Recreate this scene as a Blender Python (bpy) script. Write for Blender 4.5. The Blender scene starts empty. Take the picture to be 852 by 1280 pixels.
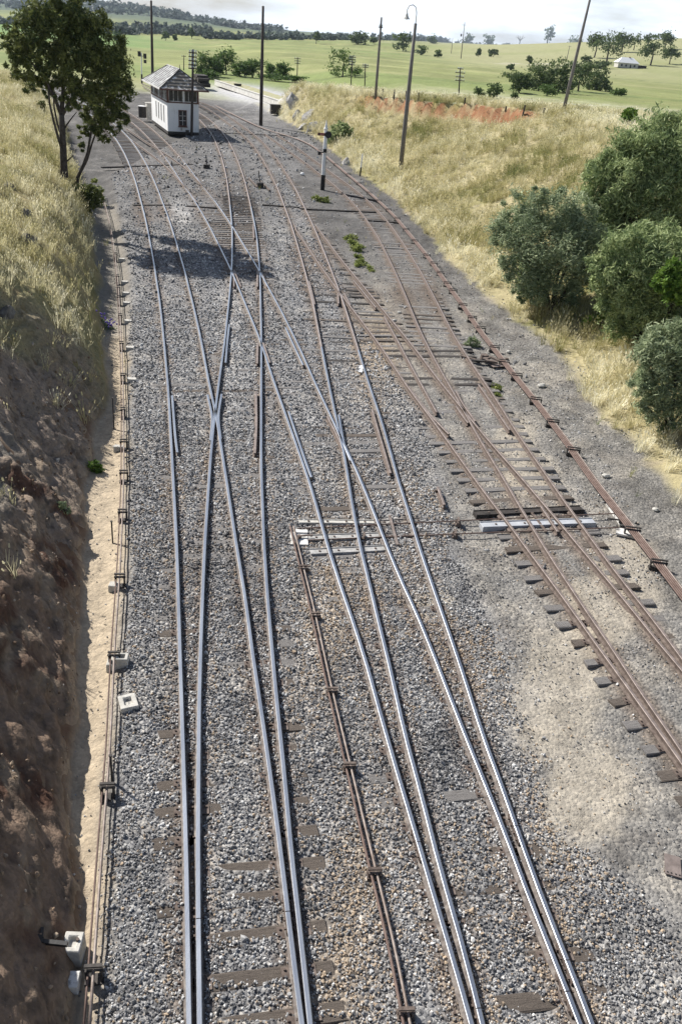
import bpy, bmesh, math, random
import numpy as np
from mathutils import Vector, Matrix
random.seed(7); rng = np.random.default_rng(11)
SC = bpy.context.scene; COL = SC.collection

# ------------------------------------------------------------------ camera
F_PX, PITCH, ROLL, CAM_H = 1048.558, 0.517206, 0.0865575, 11.4613
cam = bpy.data.cameras.new('camera'); cam_o = bpy.data.objects.new('camera', cam); COL.objects.link(cam_o)
cam.sensor_fit = 'VERTICAL'; cam.sensor_height = 36.0; cam.lens = F_PX/1280*36.0
cam.clip_start = 0.1; cam.clip_end = 20000
fw = Vector((0, math.cos(PITCH), -math.sin(PITCH))); up0 = Vector((0, math.sin(PITCH), math.cos(PITCH))); rt0 = Vector((1, 0, 0))
rt = math.cos(ROLL)*rt0 + math.sin(ROLL)*up0; up = -math.sin(ROLL)*rt0 + math.cos(ROLL)*up0
M = Matrix.Identity(4)
for i in range(3):
    M[i][0] = rt[i]; M[i][1] = up[i]; M[i][2] = -fw[i]
M[2][3] = CAM_H
cam_o.matrix_world = M
SC.camera = cam_o

# ------------------------------------------------------------------ world and sun
SUN_EL = math.radians(41); SUN_DIR = Vector((-0.80*math.cos(SUN_EL), 0.60*math.cos(SUN_EL), math.sin(SUN_EL)))
w = bpy.data.worlds.new('World'); SC.world = w; w.use_nodes = True
nt = w.node_tree; nt.nodes.clear()
wo = nt.nodes.new('ShaderNodeOutputWorld'); bg = nt.nodes.new('ShaderNodeBackground')
sky = nt.nodes.new('ShaderNodeTexSky'); sky.sky_type = 'NISHITA'; sky.sun_disc = False
sky.sun_elevation = SUN_EL; sky.sun_rotation = math.atan2(SUN_DIR.x, SUN_DIR.y)
sky.air_density = 1.0; sky.dust_density = 1.5; sky.ozone_density = 1.5
# fair-weather cloud and bright haze, thick towards the horizon and thin overhead
tc = nt.nodes.new('ShaderNodeTexCoord'); mp = nt.nodes.new('ShaderNodeMapping'); mp.inputs['Scale'].default_value = (1.6, 1.6, 7.0)
cn = nt.nodes.new('ShaderNodeTexNoise'); cn.inputs['Scale'].default_value = 3.0; cn.inputs['Detail'].default_value = 7; cn.inputs['Roughness'].default_value = 0.55
cr = nt.nodes.new('ShaderNodeValToRGB'); cr.color_ramp.elements[0].position = 0.30; cr.color_ramp.elements[1].position = 0.54
sx = nt.nodes.new('ShaderNodeSeparateXYZ'); zr = nt.nodes.new('ShaderNodeMapRange'); zr.interpolation_type = 'SMOOTHSTEP'
zr.inputs['From Min'].default_value = 0.02; zr.inputs['From Max'].default_value = 0.30; zr.inputs['To Min'].default_value = 0.95; zr.inputs['To Max'].default_value = 0.05
mx = nt.nodes.new('ShaderNodeMix'); mx.data_type = 'RGBA'; mx.inputs['B'].default_value = (12.5, 13.7, 15.2, 1)
mm = nt.nodes.new('ShaderNodeMath'); mm.operation = 'MULTIPLY'
L = nt.links.new
L(tc.outputs['Generated'], mp.inputs['Vector']); L(mp.outputs['Vector'], cn.inputs['Vector']); L(cn.outputs['Fac'], cr.inputs['Fac'])
L(tc.outputs['Generated'], sx.inputs[0]); L(sx.outputs['Z'], zr.inputs['Value']); L(zr.outputs['Result'], mm.inputs[1])
L(cr.outputs['Color'], mm.inputs[0]); L(mm.outputs[0], mx.inputs['Factor']); L(sky.outputs['Color'], mx.inputs['A']); L(mx.outputs['Result'], bg.inputs['Color'])
bg.inputs['Strength'].default_value = 0.065
L(bg.outputs['Background'], wo.inputs['Surface'])
sl = bpy.data.lights.new('sun', 'SUN'); sl.energy = 5.0; sl.angle = math.radians(0.5); sl.color = (1.0, 0.955, 0.88)
so = bpy.data.objects.new('sun', sl); COL.objects.link(so); so.rotation_euler = SUN_DIR.to_track_quat('Z', 'Y').to_euler()
so.location = (-40, 30, 60)
SC.view_settings.view_transform = 'Standard'; SC.view_settings.look = 'None'
SC.view_settings.gamma = 1; SC.view_settings.exposure = 0.57; SC.view_settings.use_curve_mapping = False

# ------------------------------------------------------------------ measuring: a photo pixel -> a point on the ground / at a depth
def ray(x, y):
    u, v = x-426.0, y-640.0; c, s = math.cos(ROLL), math.sin(ROLL)
    u, v = c*u+s*v, -s*u+c*v
    return (u, F_PX*math.cos(PITCH)-v*math.sin(PITCH), -F_PX*math.sin(PITCH)-v*math.cos(PITCH))
def G(x, y, z=0.0):
    q = ray(x, y); t = (z-CAM_H)/q[2]
    return Vector((q[0]*t, q[1]*t, z))
def at(x, y, Y):
    q = ray(x, y); t = Y/q[1]
    return Vector((q[0]*t, Y, CAM_H+q[2]*t))

# ------------------------------------------------------------------ numeric noise
PERM = rng.random((8, 256, 256))
def vnoise(x, y, k=0):
    xi = np.floor(x).astype(np.int64); yi = np.floor(y).astype(np.int64); fx = x-xi; fy = y-yi
    fx = fx*fx*(3-2*fx); fy = fy*fy*(3-2*fy); T = PERM[k % 8]
    a = T[xi & 255, yi & 255]; b = T[(xi+1) & 255, yi & 255]; c = T[xi & 255, (yi+1) & 255]; d = T[(xi+1) & 255, (yi+1) & 255]
    return (a*(1-fx)+b*fx)*(1-fy)+(c*(1-fx)+d*fx)*fy
def fbm(x, y, k=0, oct=4):
    s = 0; a = 0.5; n = 0
    for i in range(oct):
        s = s+a*(vnoise(x*2**i+17.3*i, y*2**i+9.1*i, k+i)-0.5)*2; n += a; a *= 0.5
    return s/n
def sstep(a, b, x):
    t = np.clip((x-a)/(b-a), 0, 1); return t*t*(3-2*t)

# ------------------------------------------------------------------ object helpers
def tag(o, label=None, cat=None, group=None, kind=None):
    if label: o['label'] = label
    if cat: o['category'] = cat
    if group: o['group'] = group
    if kind: o['kind'] = kind
    return o
def empty(name, loc, label, cat, group=None, rz=0.0):
    o = bpy.data.objects.new(name, None); COL.objects.link(o); o.location = loc; o.rotation_euler = (0, 0, rz)
    o.empty_display_size = 0.3
    return tag(o, label, cat, group)
def link(name, me, mats, parent=None, loc=None):
    o = bpy.data.objects.new(name, me); COL.objects.link(o)
    if mats is not None:
        if not isinstance(mats, (list, tuple)): mats = [mats]
        if len(me.materials) == 0:
            for m in mats: me.materials.append(m)
    if parent is not None: o.parent = parent
    if loc is not None: o.location = loc
    return o
def np_mesh(name, verts, faces, smooth=False, mat_idx=None):
    verts = np.asarray(verts, np.float32); faces = np.asarray(faces, np.int32)
    me = bpy.data.meshes.new(name); me.vertices.add(len(verts)); me.vertices.foreach_set('co', verts.ravel())
    n = len(faces); k = faces.shape[1]
    me.loops.add(n*k); me.loops.foreach_set('vertex_index', faces.ravel())
    me.polygons.add(n); me.polygons.foreach_set('loop_start', np.arange(n, dtype=np.int32)*k)
    me.polygons.foreach_set('use_smooth', np.full(n, smooth))
    if mat_idx is not None: me.polygons.foreach_set('material_index', np.asarray(mat_idx, np.int32))
    me.update(calc_edges=True)
    return me
class MB:
    def __init__(s): s.v = []; s.f = []; s.m = []
    def add(s, vs, fs, mi=0):
        b = len(s.v); s.v += [tuple(v) for v in vs]; s.f += [tuple(i+b for i in f) for f in fs]; s.m += [mi]*len(fs); return s
    def box(s, c, d, ang=0.0, mi=0, ax=None, taper=1.0):
        cx, cy, cz = c; a, b, h = d[0]/2, d[1]/2, d[2]/2; ca, sa = math.cos(ang), math.sin(ang); vs = []
        for z in (-h, h):
            k = taper if z > 0 else 1.0
            for (x, y) in ((-a, -b), (a, -b), (a, b), (-a, b)):
                x *= k; y *= k
                vs.append((cx+x*ca-y*sa, cy+x*sa+y*ca, cz+z))
        return s.add(vs, [(3, 2, 1, 0), (4, 5, 6, 7), (0, 1, 5, 4), (1, 2, 6, 5), (2, 3, 7, 6), (3, 0, 4, 7)], mi)
    def tube(s, pts, rads, n=8, mi=0, cap=True):
        pts = [Vector(p) for p in pts]
        if not isinstance(rads, (list, tuple)): rads = [rads]*len(pts)
        vs = []; fs = []; u = None
        for i, p in enumerate(pts):
            t = (pts[min(i+1, len(pts)-1)]-pts[max(i-1, 0)]).normalized()
            if u is None: u = t.orthogonal().normalized()
            u = (u-t*u.dot(t)); u = u.normalized() if u.length > 1e-6 else t.orthogonal().normalized()
            w_ = t.cross(u)
            for k in range(n):
                a = 2*math.pi*k/n; vs.append(p+(u*math.cos(a)+w_*math.sin(a))*rads[i])
        for i in range(len(pts)-1):
            for k in range(n):
                fs.append((i*n+k, i*n+(k+1) % n, (i+1)*n+(k+1) % n, (i+1)*n+k))
        if cap:
            fs.append(tuple(range(n))[::-1]); fs.append(tuple(range((len(pts)-1)*n, len(pts)*n)))
        return s.add(vs, fs, mi)
    def sphere(s, c, r, seg=10, ring=6, mi=0, sc=(1, 1, 1)):
        vs = []; fs = []
        for i in range(ring+1):
            th = math.pi*i/ring
            for k in range(seg):
                a = 2*math.pi*k/seg
                vs.append((c[0]+r*sc[0]*math.sin(th)*math.cos(a), c[1]+r*sc[1]*math.sin(th)*math.sin(a), c[2]+r*sc[2]*math.cos(th)))
        for i in range(ring):
            for k in range(seg): fs.append((i*seg+k, (i+1)*seg+k, (i+1)*seg+(k+1) % seg, i*seg+(k+1) % seg))
        return s.add(vs, fs, mi)
    def mesh(s, name, smooth=False):
        me = bpy.data.meshes.new(name); me.from_pydata([tuple(v) for v in s.v], [], s.f)
        for p, m in zip(me.polygons, s.m): p.material_index = m; p.use_smooth = smooth
        me.update(); return me
    def obj(s, name, mats, parent=None, smooth=False, bevel=0.0):
        o = link(name, s.mesh(name, smooth), mats, parent)
        if bevel:
            b = o.modifiers.new('bevel', 'BEVEL'); b.width = bevel; b.segments = 1; b.limit_method = 'ANGLE'
        return o

# ------------------------------------------------------------------ materials
def newmat(name):
    m = bpy.data.materials.new(name); m.use_nodes = True; n = m.node_tree; n.nodes.clear()
    o = n.nodes.new('ShaderNodeOutputMaterial'); b = n.nodes.new('ShaderNodeBsdfPrincipled'); n.links.new(b.outputs[0], o.inputs[0])
    b.inputs['Specular IOR Level'].default_value = 0.3
    return m, n, b
def noise_node(n, scale, detail=5, rough=0.6, coord='Object', stretch=None):
    t = n.nodes.new('ShaderNodeTexCoord'); x = n.nodes.new('ShaderNodeTexNoise')
    x.inputs['Scale'].default_value = scale; x.inputs['Detail'].default_value = detail; x.inputs['Roughness'].default_value = rough
    if stretch:
        p = n.nodes.new('ShaderNodeMapping'); p.inputs['Scale'].default_value = stretch; n.links.new(t.outputs[coord], p.inputs[0]); n.links.new(p.outputs[0], x.inputs[0])
    else: n.links.new(t.outputs[coord], x.inputs[0])
    return x
def ramp(n, src, stops):
    r = n.nodes.new('ShaderNodeValToRGB'); e = r.color_ramp.elements
    while len(e) < len(stops): e.new(0.5)
    for i, (p, c) in enumerate(stops): e[i].position = p; e[i].color = (*c, 1)
    n.links.new(src, r.inputs[0]); return r
def mat_noise(name, c1, c2, scale=6, rough=0.8, metal=0.0, bump=0.3, bscale=None, stretch=None, c3=None, coord='Object', lo=0.3, hi=0.7, bdist=0.02):
    m, n, b = newmat(name); x = noise_node(n, scale, coord=coord, stretch=stretch)
    st = [(lo, c1), (hi, c2)] if c3 is None else [(lo, c1), ((lo+hi)/2, c2), (hi, c3)]
    r = ramp(n, x.outputs['Fac'], st); n.links.new(r.outputs[0], b.inputs['Base Color'])
    b.inputs['Roughness'].default_value = rough; b.inputs['Metallic'].default_value = metal
    if bump:
        y = noise_node(n, bscale or scale*4, coord=coord, stretch=stretch); bp = n.nodes.new('ShaderNodeBump')
        bp.inputs['Strength'].default_value = bump; bp.inputs['Distance'].default_value = bdist
        n.links.new(y.outputs['Fac'], bp.inputs['Height']); n.links.new(bp.outputs[0], b.inputs['Normal'])
    return m
M_ = {}
M_['wallwhite'] = mat_noise('weathered_white_wall', (.55, .55, .53), (.80, .81, .82), 1.3, .6, 0, .15, c3=(.83, .83, .83), lo=.25, hi=.6, stretch=(1.5, 1.5, .5))
M_['steel'] = mat_noise('polished_rail_steel', (.33, .36, .42), (.52, .55, .60), 3, .34, .9, .05, 40, coord='Object', stretch=(1, .15, 1))
M_['worn'] = mat_noise('dull_worn_rail_head', (.28, .23, .21), (.46, .40, .37), 3, .42, .6, .08, 40)
M_['rust'] = mat_noise('rusted_steel', (.07, .053, .046), (.125, .098, .085), 8, .85, .0, .3, c3=(.185, .15, .13))
M_['railside'] = mat_noise('dusty_rail_side', (.07, .06, .055), (.16, .14, .13), 8, .8, .0, .3, c3=(.26, .235, .21))
M_['rusthead'] = mat_noise('rusty_rail_head', (.14, .115, .105), (.30, .25, .23), 5, .55, .25, .2)
M_['darksteel'] = mat_noise('dark_steel', (.03, .03, .03), (.08, .07, .065), 8, .7, .2, .2)
M_['pipe'] = mat_noise('rusty_grey_pipe', (.16, .12, .10), (.30, .26, .24), 6, .6, .3, .2)
M_['pipe_dark'] = mat_noise('rusty_dark_pipe', (.10, .065, .055), (.20, .145, .125), 6, .75, .1, .2)
M_['sleeper'] = mat_noise('weathered_timber', (.075, .066, .060), (.20, .19, .185), 9, .9, 0, .8, 30, stretch=(1, 7, 7), c3=(.29, .28, .27))
M_['sleeper_brown'] = mat_noise('brown_timber', (.055, .046, .040), (.125, .105, .09), 9, .9, 0, .8, 30, stretch=(1, 7, 7), c3=(.20, .17, .145))
M_['darktimber'] = mat_noise('dark_oily_timber', (.02, .018, .017), (.07, .062, .058), 6, .85, 0, .6)
M_['pole'] = mat_noise('grey_pole_timber', (.11, .10, .095), (.24, .225, .21), 6, .9, 0, .6, 18, stretch=(4, 4, .3))
M_['poledark'] = mat_noise('dark_pole_timber', (.035, .03, .028), (.09, .075, .07), 6, .9, 0, .6, 18, stretch=(4, 4, .3))
M_['white'] = mat_noise('white_paint', (.72, .73, .74), (.84, .84, .84), 3, .6, 0, .1)
M_['offwhite'] = mat_noise('flaked_white_paint', (.34, .33, .31), (.66, .65, .63), 5, .75, 0, .3, lo=.42, hi=.5)
M_['concrete'] = mat_noise('concrete', (.38, .37, .34), (.60, .58, .54), 7, .9, 0, .4)
M_['black'] = mat_noise('black_paint', (.012, .012, .013), (.03, .03, .032), 5, .5, 0, .1)
M_['red'] = mat_noise('faded_red_paint', (.25, .08, .06), (.36, .16, .12), 6, .7, 0, .2)
M_['brown'] = mat_noise('brown_trim', (.10, .05, .04), (.17, .09, .07), 6, .7, 0, .2)
M_['glass'] = mat_noise('dark_glass', (.02, .022, .026), (.05, .055, .06), 3, .12, 0, 0)
M_['rock'] = mat_noise('grey_rock', (.14, .135, .13), (.34, .33, .32), 2.5, .95, 0, .8, c3=(.48, .47, .46), bdist=.08)

# rock used for ballast, colour per stone
def mat_instance(name, stops, rough=.9, transl=0.0, extra=None):
    m, n, b = newmat(name)
    a = n.nodes.new('ShaderNodeAttribute'); a.attribute_type = 'INSTANCER'; a.attribute_name = 'tint'
    r = ramp(n, a.outputs['Fac'], stops)
    n.links.new(r.outputs[0], b.inputs['Base Color']); b.inputs['Roughness'].default_value = rough
    if transl:
        t = n.nodes.new('ShaderNodeBsdfTranslucent'); n.links.new(r.outputs[0], t.inputs[0]); ms = n.nodes.new('ShaderNodeMixShader'); ms.inputs[0].default_value = transl
        o = [x for x in n.nodes if x.type == 'OUTPUT_MATERIAL'][0]
        n.links.new(b.outputs[0], ms.inputs[1]); n.links.new(t.outputs[0], ms.inputs[2]); n.links.new(ms.outputs[0], o.inputs[0])
    return m
M_['clod'] = mat_instance('earth_clod', [(0, (.10, .065, .045)), (.4, (.22, .155, .105)), (.75, (.36, .29, .22)), (1, (.42, .40, .37))])
M_['stone'] = mat_instance('ballast_stone', [(0, (.062, .061, .062)), (.30, (.178, .177, .179)), (.55, (.335, .333, .335)), (.75, (.64, .638, .63)), (.86, (.34, .27, .20)), (1, (.42, .33, .24))])
M_['grass'] = mat_instance('dry_grass', [(0, (.13, .17, .05)), (.22, (.28, .28, .11)), (.45, (.43, .39, .20)), (.7, (.63, .585, .37)), (1, (.84, .80, .62))], .8, .35)

def leafmat(name, dark, light, transl=.3, rough=.6):
    m, n, b = newmat(name)
    a = n.nodes.new('ShaderNodeAttribute'); a.attribute_name = 'lv'
    r = ramp(n, a.outputs['Fac'], [(0.0, dark), (1.0, light)])
    n.links.new(r.outputs[0], b.inputs['Base Color']); b.inputs['Roughness'].default_value = rough; b.inputs['Specular IOR Level'].default_value = .12
    t = n.nodes.new('ShaderNodeBsdfTranslucent'); n.links.new(r.outputs[0], t.inputs[0]); ms = n.nodes.new('ShaderNodeMixShader'); ms.inputs[0].default_value = transl
    o = [x for x in n.nodes if x.type == 'OUTPUT_MATERIAL'][0]
    n.links.new(b.outputs[0], ms.inputs[1]); n.links.new(t.outputs[0], ms.inputs[2]); n.links.new(ms.outputs[0], o.inputs[0])
    return m
M_['leaf_gum'] = leafmat('gum_leaf', (.045, .068, .028), (.21, .23, .075))
M_['leaf_pepper'] = leafmat('feathery_leaf', (.13, .19, .075), (.50, .57, .29))
M_['leaf_grey'] = leafmat('grey_green_leaf', (.14, .19, .10), (.50, .56, .35))
M_['leaf_bright'] = leafmat('bright_leaf', (.07, .14, .025), (.20, .30, .06))
M_['leaf_weed'] = leafmat('weed_leaf', (.14, .18, .05), (.38, .42, .14))
M_['leaf_far'] = leafmat('far_leaf', (.045, .075, .035), (.15, .20, .075))
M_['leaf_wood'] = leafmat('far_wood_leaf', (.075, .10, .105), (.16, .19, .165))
M_['bark'] = mat_noise('dark_bark', (.03, .025, .022), (.10, .085, .075), 5, .95, 0, .8)

RAIL_PX = {
 'A_L': [(138.6, 165), (148.5, 178.5), (158.3, 200), (167.3, 223), (176.3, 252), (181.5, 273), (188.3, 306), (193.7, 338), (200, 378), (204.3, 419), (210, 480), (215.5, 580), (221, 680), (224, 780), (227.2, 880), (230.2, 980), (233.2, 1080), (236.5, 1280)],
 'A_R': [(151.2, 161.4), (162.8, 173), (175.4, 191), (184.4, 207), (195.2, 230.5), (204, 254), (212, 275), (219.8, 300.5), (230.5, 336.4), (241.3, 379.5), (250.3, 419), (261.5, 480), (270, 517), (280, 580), (295.4, 680), (307.5, 752), (316, 820), (325.5, 880), (336, 955), (345, 1020), (352.8, 1080), (359.5, 1140), (366, 1192), (377.3, 1280)],
 'C_L': [(260.5, 159.6), (270.4, 176.7), (277.6, 194.6), (282, 216), (286, 246.7), (289.8, 280), (290, 330), (287.5, 362), (281, 425), (273, 480), (266.3, 535), (262.5, 580), (256, 680), (252, 780), (249, 880), (248, 980), (247.7, 1080), (248.5, 1180), (250.2, 1280)],
 'C_R': [(266, 151.5), (280.3, 167.7), (289.2, 182), (298.2, 201.8), (305.4, 223), (310.8, 245), (318.5, 280), (321.5, 300), (325, 342), (326.7, 420), (326.5, 480), (326.3, 580), (330, 680), (335, 755), (346.2, 880), (355, 962), (365.3, 1080), (375, 1162), (387.7, 1280)],
 'D_L': [(162, 153), (179, 166), (197, 184), (211, 202), (229, 228), (246, 254), (261, 280), (290, 340), (325, 424), (343, 479), (355, 512.5), (370, 555), (387, 603), (397.5, 640), (408.7, 680), (425, 730), (442.5, 780), (460, 835), (472, 880), (492.5, 952), (510, 1010), (531, 1080), (547.5, 1137), (565, 1192), (589.2, 1280)],
 'D_R': [(159, 139), (186, 157), (207.7, 176.7), (230, 201), (248, 225), (269.5, 252), (289, 280), (320, 331), (350, 385), (375, 435), (394.5, 480), (410, 512), (425, 545), (442.5, 580), (462.5, 627.5), (482.5, 679), (500, 722.5), (520, 764), (540, 812.5), (566, 879.5), (588, 935), (605, 976), (620, 1012), (646, 1079), (666, 1135), (689.8, 1190), (709.7, 1241.7), (725, 1280)],
 'E_L': [(260.5, 132), (276.7, 144), (296.4, 161.4), (310.8, 175), (325.2, 193), (339.5, 218), (354, 250), (364.2, 280), (377.5, 325), (391, 377.5), (400, 425), (411, 480), (418.7, 517.5), (431, 570), (437.5, 615), (448.5, 678), (460, 722.5), (473.7, 780), (487.5, 834), (497.2, 879.5), (507.5, 925), (525, 985), (548, 1079), (567.5, 1142), (585, 1205), (602.7, 1280)],
 'E_R': [(266, 131.8), (289.2, 147), (310.8, 162.3), (328.8, 176.7), (345, 196.4), (359.3, 218), (371.8, 239.5), (382.6, 263), (391, 280), (402.5, 307.5), (420, 352.5), (430, 380), (442.5, 420), (460.7, 479), (475, 520), (487.5, 562.5), (497.5, 600), (512.5, 645), (522.5, 679), (540, 730), (555, 773), (572.5, 822.5), (591, 880), (607.5, 932.5), (625, 975), (645, 1032.5), (661.5, 1079), (682, 1135), (704.7, 1189.5), (724.6, 1239), (739.5, 1280)],
 'F_L': [(367.5, 285), (390, 317.5), (415, 355), (437.5, 382.5), (460, 410), (485, 442.5), (507.5, 478.5), (520, 495), (550, 532.5), (575, 570), (600, 610), (622.5, 637.5), (640, 660), (665, 694.5), (690, 727), (714.6, 761.7), (749.5, 810), (774.3, 844.7), (799, 879.5), (824, 914), (846.5, 946.7)],
 'F_R': [(393.7, 280), (425, 322.5), (450, 352.5), (475, 382.5), (500, 412.5), (522.5, 440), (542.5, 467.5), (565, 495), (587.5, 522.5), (612.5, 552.5), (635, 578), (659, 605), (684, 635), (707, 662), (732, 692), (759.4, 724.4), (786.8, 756.7), (808, 784), (826.6, 807.4), (846.5, 829.8)],
 'G_L': [(330.5, 166.5), (354, 184), (384, 203), (406, 220), (418.5, 231), (431, 242), (447.2, 259), (463.3, 282), (476, 300), (488.5, 329), (500, 354), (522.5, 407.5), (537.5, 438), (557.5, 476), (575, 505), (592.5, 535), (610, 565), (630, 595), (650, 630), (665, 657), (690, 697), (714.6, 734), (734.5, 766.7), (769.4, 812), (794, 852), (819, 887), (846.5, 924)],
 'G_R': [(345, 167), (363, 178), (382, 192), (404, 208), (422, 221.3), (438.2, 232), (456.2, 246.4), (468.7, 259), (485, 277), (503.5, 303), (525, 337.5), (550, 385), (565, 415), (590, 455), (618.5, 496), (642.5, 535), (665, 567.5), (688, 601), (710, 633), (729.6, 659.7), (754.4, 694.5), (779.3, 727), (806.7, 761.7), (834, 797), (846.5, 815)],
}

# the main line and its neighbour sweep left behind the tree; the sidings run on behind the signal box
EXT = {'A_R': [(-66.95, 173.5), (-54.6, 154.0), (-43.36, 134.6), (-38.8, 126.0), (-33.4, 114.46)],
       'D_R': [(-65.3, 184.7), (-49.65, 159.6), (-39.8, 139.2)],
       'C_R': [(-43.0, 176.8), (-34.6, 156.2), (-29.0, 142.8), (-25.2, 132.5)],
       'E_R': [(-45.0, 184.0), (-36.3, 165.0), (-31.0, 154.8)]}
def gauss(a, sig):
    n = len(a); out = a.copy(); i = np.arange(n)
    for k in range(n):
        s = sig[k]; lo = max(0, int(k-3*s)); hi = min(n, int(k+3*s)+1)
        wgt = np.exp(-0.5*((i[lo:hi]-k)/s)**2); d = i[lo:hi]-k
        # local linear fit keeps the ends in place
        S0 = wgt.sum(); S1 = (wgt*d).sum(); S2 = (wgt*d*d).sum(); T0 = (wgt*a[lo:hi]).sum(); T1 = (wgt*d*a[lo:hi]).sum()
        det = S0*S2-S1*S1
        out[k] = (S2*T0-S1*T1)/det if abs(det) > 1e-9 else T0/S0
    return out
STEP = 0.25
def world_line(name):
    P = [tuple(G(x, y))[:2] for x, y in RAIL_PX[name]]
    P = sorted(P+EXT.get(name, []), key=lambda p: p[1])
    P = np.array(P)
    return P
RX = {}
for k in RAIL_PX:
    P = world_line(k); y0 = P[0, 1]; y1 = P[-1, 1]
    ys = np.arange(y0, y1, STEP); xs = np.interp(ys, P[:, 1], P[:, 0])
    xs = gauss(xs, np.maximum(2.0, ys*0.045/STEP*0.7))
    if y0 < 20:                     # carry on under the bridge
        m = (xs[12]-xs[0])/(ys[12]-ys[0]); ye = np.arange(1.25, y0-0.01, STEP)
        xs = np.concatenate([xs[0]+m*(ye-y0), xs]); ys = np.concatenate([ye, ys])
    RX[k] = np.stack([xs, ys], 1)
GAUGE = 1.505
def normals(P):
    t = np.gradient(P, axis=0); t /= np.linalg.norm(t, axis=1)[:, None]; return np.stack([t[:, 1], -t[:, 0]], 1)   # to the right
for tr in 'ACDEFG':                 # hold the gauge: full for far stretches, partly near
    Lk, Rk = RX[tr+'_L'], RX[tr+'_R']
    nR = normals(Rk); newL = Rk-nR*GAUGE
    o = np.argsort(newL[:, 1]); xl = np.interp(Lk[:, 1], newL[o, 1], newL[o, 0])
    wgt = sstep(30, 75, Lk[:, 1])*0.9+0.1 if tr in 'ACDE' else np.full(len(Lk), 0.55)
    Lk = np.stack([Lk[:, 0]*(1-wgt)+xl*wgt, Lk[:, 1]], 1)
    # extend left rail as far as the right one
    far = newL[(newL[:, 1] > Lk[-1, 1]+STEP)]
    RX[tr+'_L'] = np.concatenate([Lk, far[np.argsort(far[:, 1])]]) if len(far) else Lk
def rx(k, y): return np.interp(y, RX[k][:, 1], RX[k][:, 0])
for k, pts in {'K_L': [(162.8, 173), (171.8, 180), (197, 198), (211.3, 210.8), (231, 232), (246, 252.5)], 'K_R': [(157.5, 159.6), (182.6, 176.7), (207.7, 192), (229.3, 207), (252.6, 230.0), (268, 250)]}.items():
    P = np.array(sorted([tuple(G(*p))[:2] for p in pts], key=lambda p: p[1])); ys = np.arange(P[0, 1], P[-1, 1], STEP)
    xs = gauss(np.interp(ys, P[:, 1], P[:, 0]), np.full(len(ys), 12.0)); RX[k] = np.stack([xs, ys], 1)

# ------------------------------------------------------------------ terrain
def px_line(pts):
    P = np.array(sorted([tuple(G(*p))[:2] for p in pts], key=lambda p: p[1])); return P
FOOT_L = np.array([(-2.2, -40), (-2.2, 0), (-2.9, 6), (-3.5, 8.2), (-4.15, 9.6), (-5.05, 12.5), (-6.2, 16.7), (-7.5, 21), (-8.85, 28), (-10.9, 35), (-16.0, 51), (-18.4, 58), (-22.8, 70), (-28.6, 85), (-34, 100.9), (-38.5, 112), (-48, 130), (-58, 150), (-76, 180), (-400, 700)])
FOOT_R = np.array([(10.8, -40), (10.6, 15), (10.3, 23), (9.95, 26.3), (9.0, 36), (7.7, 42), (5.2, 53), (2.6, 72), (-1.0, 86.5), (-6.4, 111), (-12.5, 132), (-18, 150), (-30, 190), (-150, 700)])
BAL_L = px_line([(135, 1280), (142, 1100), (151, 950), (160, 800), (165, 700), (165, 560), (165, 430), (165, 330), (152, 270), (140, 215)])
BAL_R = px_line([(850, 1150), (760, 1075), (690, 1010), (655, 900), (625, 800), (575, 720), (560, 640), (545, 560), (500, 470), (455, 400), (405, 300), (365, 230)])
def foot_l(y): return np.interp(y, FOOT_L[:, 1], FOOT_L[:, 0])+0.35*fbm(y*0.45, y*0+3.1, 1, 3)*sstep(3, 8, y)
def foot_r(y): return np.interp(y, FOOT_R[:, 1], FOOT_R[:, 0])+0.35*fbm(y*0.30, y*0+8.7, 2, 3)
def blob(x, y, px, py, rx_, ry_):
    c = G(px, py); a = (G(px+rx_, py)-G(px-rx_, py)).length/2; b = (G(px, py-ry_)-G(px, py+ry_)).length/2
    dx = x-c.x; dy = y-c.y; th = math.atan2(c.x, c.y); u = dx*math.cos(th)-dy*math.sin(th); v = dx*math.sin(th)+dy*math.cos(th)
    return np.exp(-((u/a)**2+(v/b)**2))
EXPOSE = [(308, 1145, 60, 16), (310, 1198, 60, 17), (312, 1247, 62, 18), (322, 1104, 34, 9), (308, 1070, 34, 10), (408, 1140, 20, 14), (410, 1190, 22, 15), (415, 1236, 24, 16), (425, 1276, 24, 12),
          (394, 1065, 16, 11), (388, 1025, 18, 10), (380, 986, 16, 9), (362, 905, 18, 9), (358, 748, 20, 8), (358, 770, 20, 8), (362, 795, 14, 7), (360, 815, 14, 7), (367, 838, 12, 7),
          (206, 906, 20, 9), (203, 1000, 16, 10), (208, 972, 10, 6), (205, 845, 12, 6), (650, 1240, 50, 14), (578, 987, 22, 9), (668, 1175, 26, 9), (310, 817, 30, 6), (415, 630, 20, 6),
          (450, 540, 30, 7), (455, 560, 30, 7), (480, 605, 25, 6), (505, 750, 22, 6), (268, 600, 22, 6), (245, 610, 22, 5), (300, 265, 34, 40), (300, 245, 34, 30), (430, 395, 60, 40), (480, 400, 60, 30)]
def expose(x, y):
    e = np.zeros_like(x)
    for b in EXPOSE: e = np.maximum(e, blob(x, y, *b))
    e = np.maximum(e, .30*sstep(.12, .40, fbm(x*.9+11, y*1.3, 6, 3))*(np.abs(y) < 45))
    return e
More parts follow.
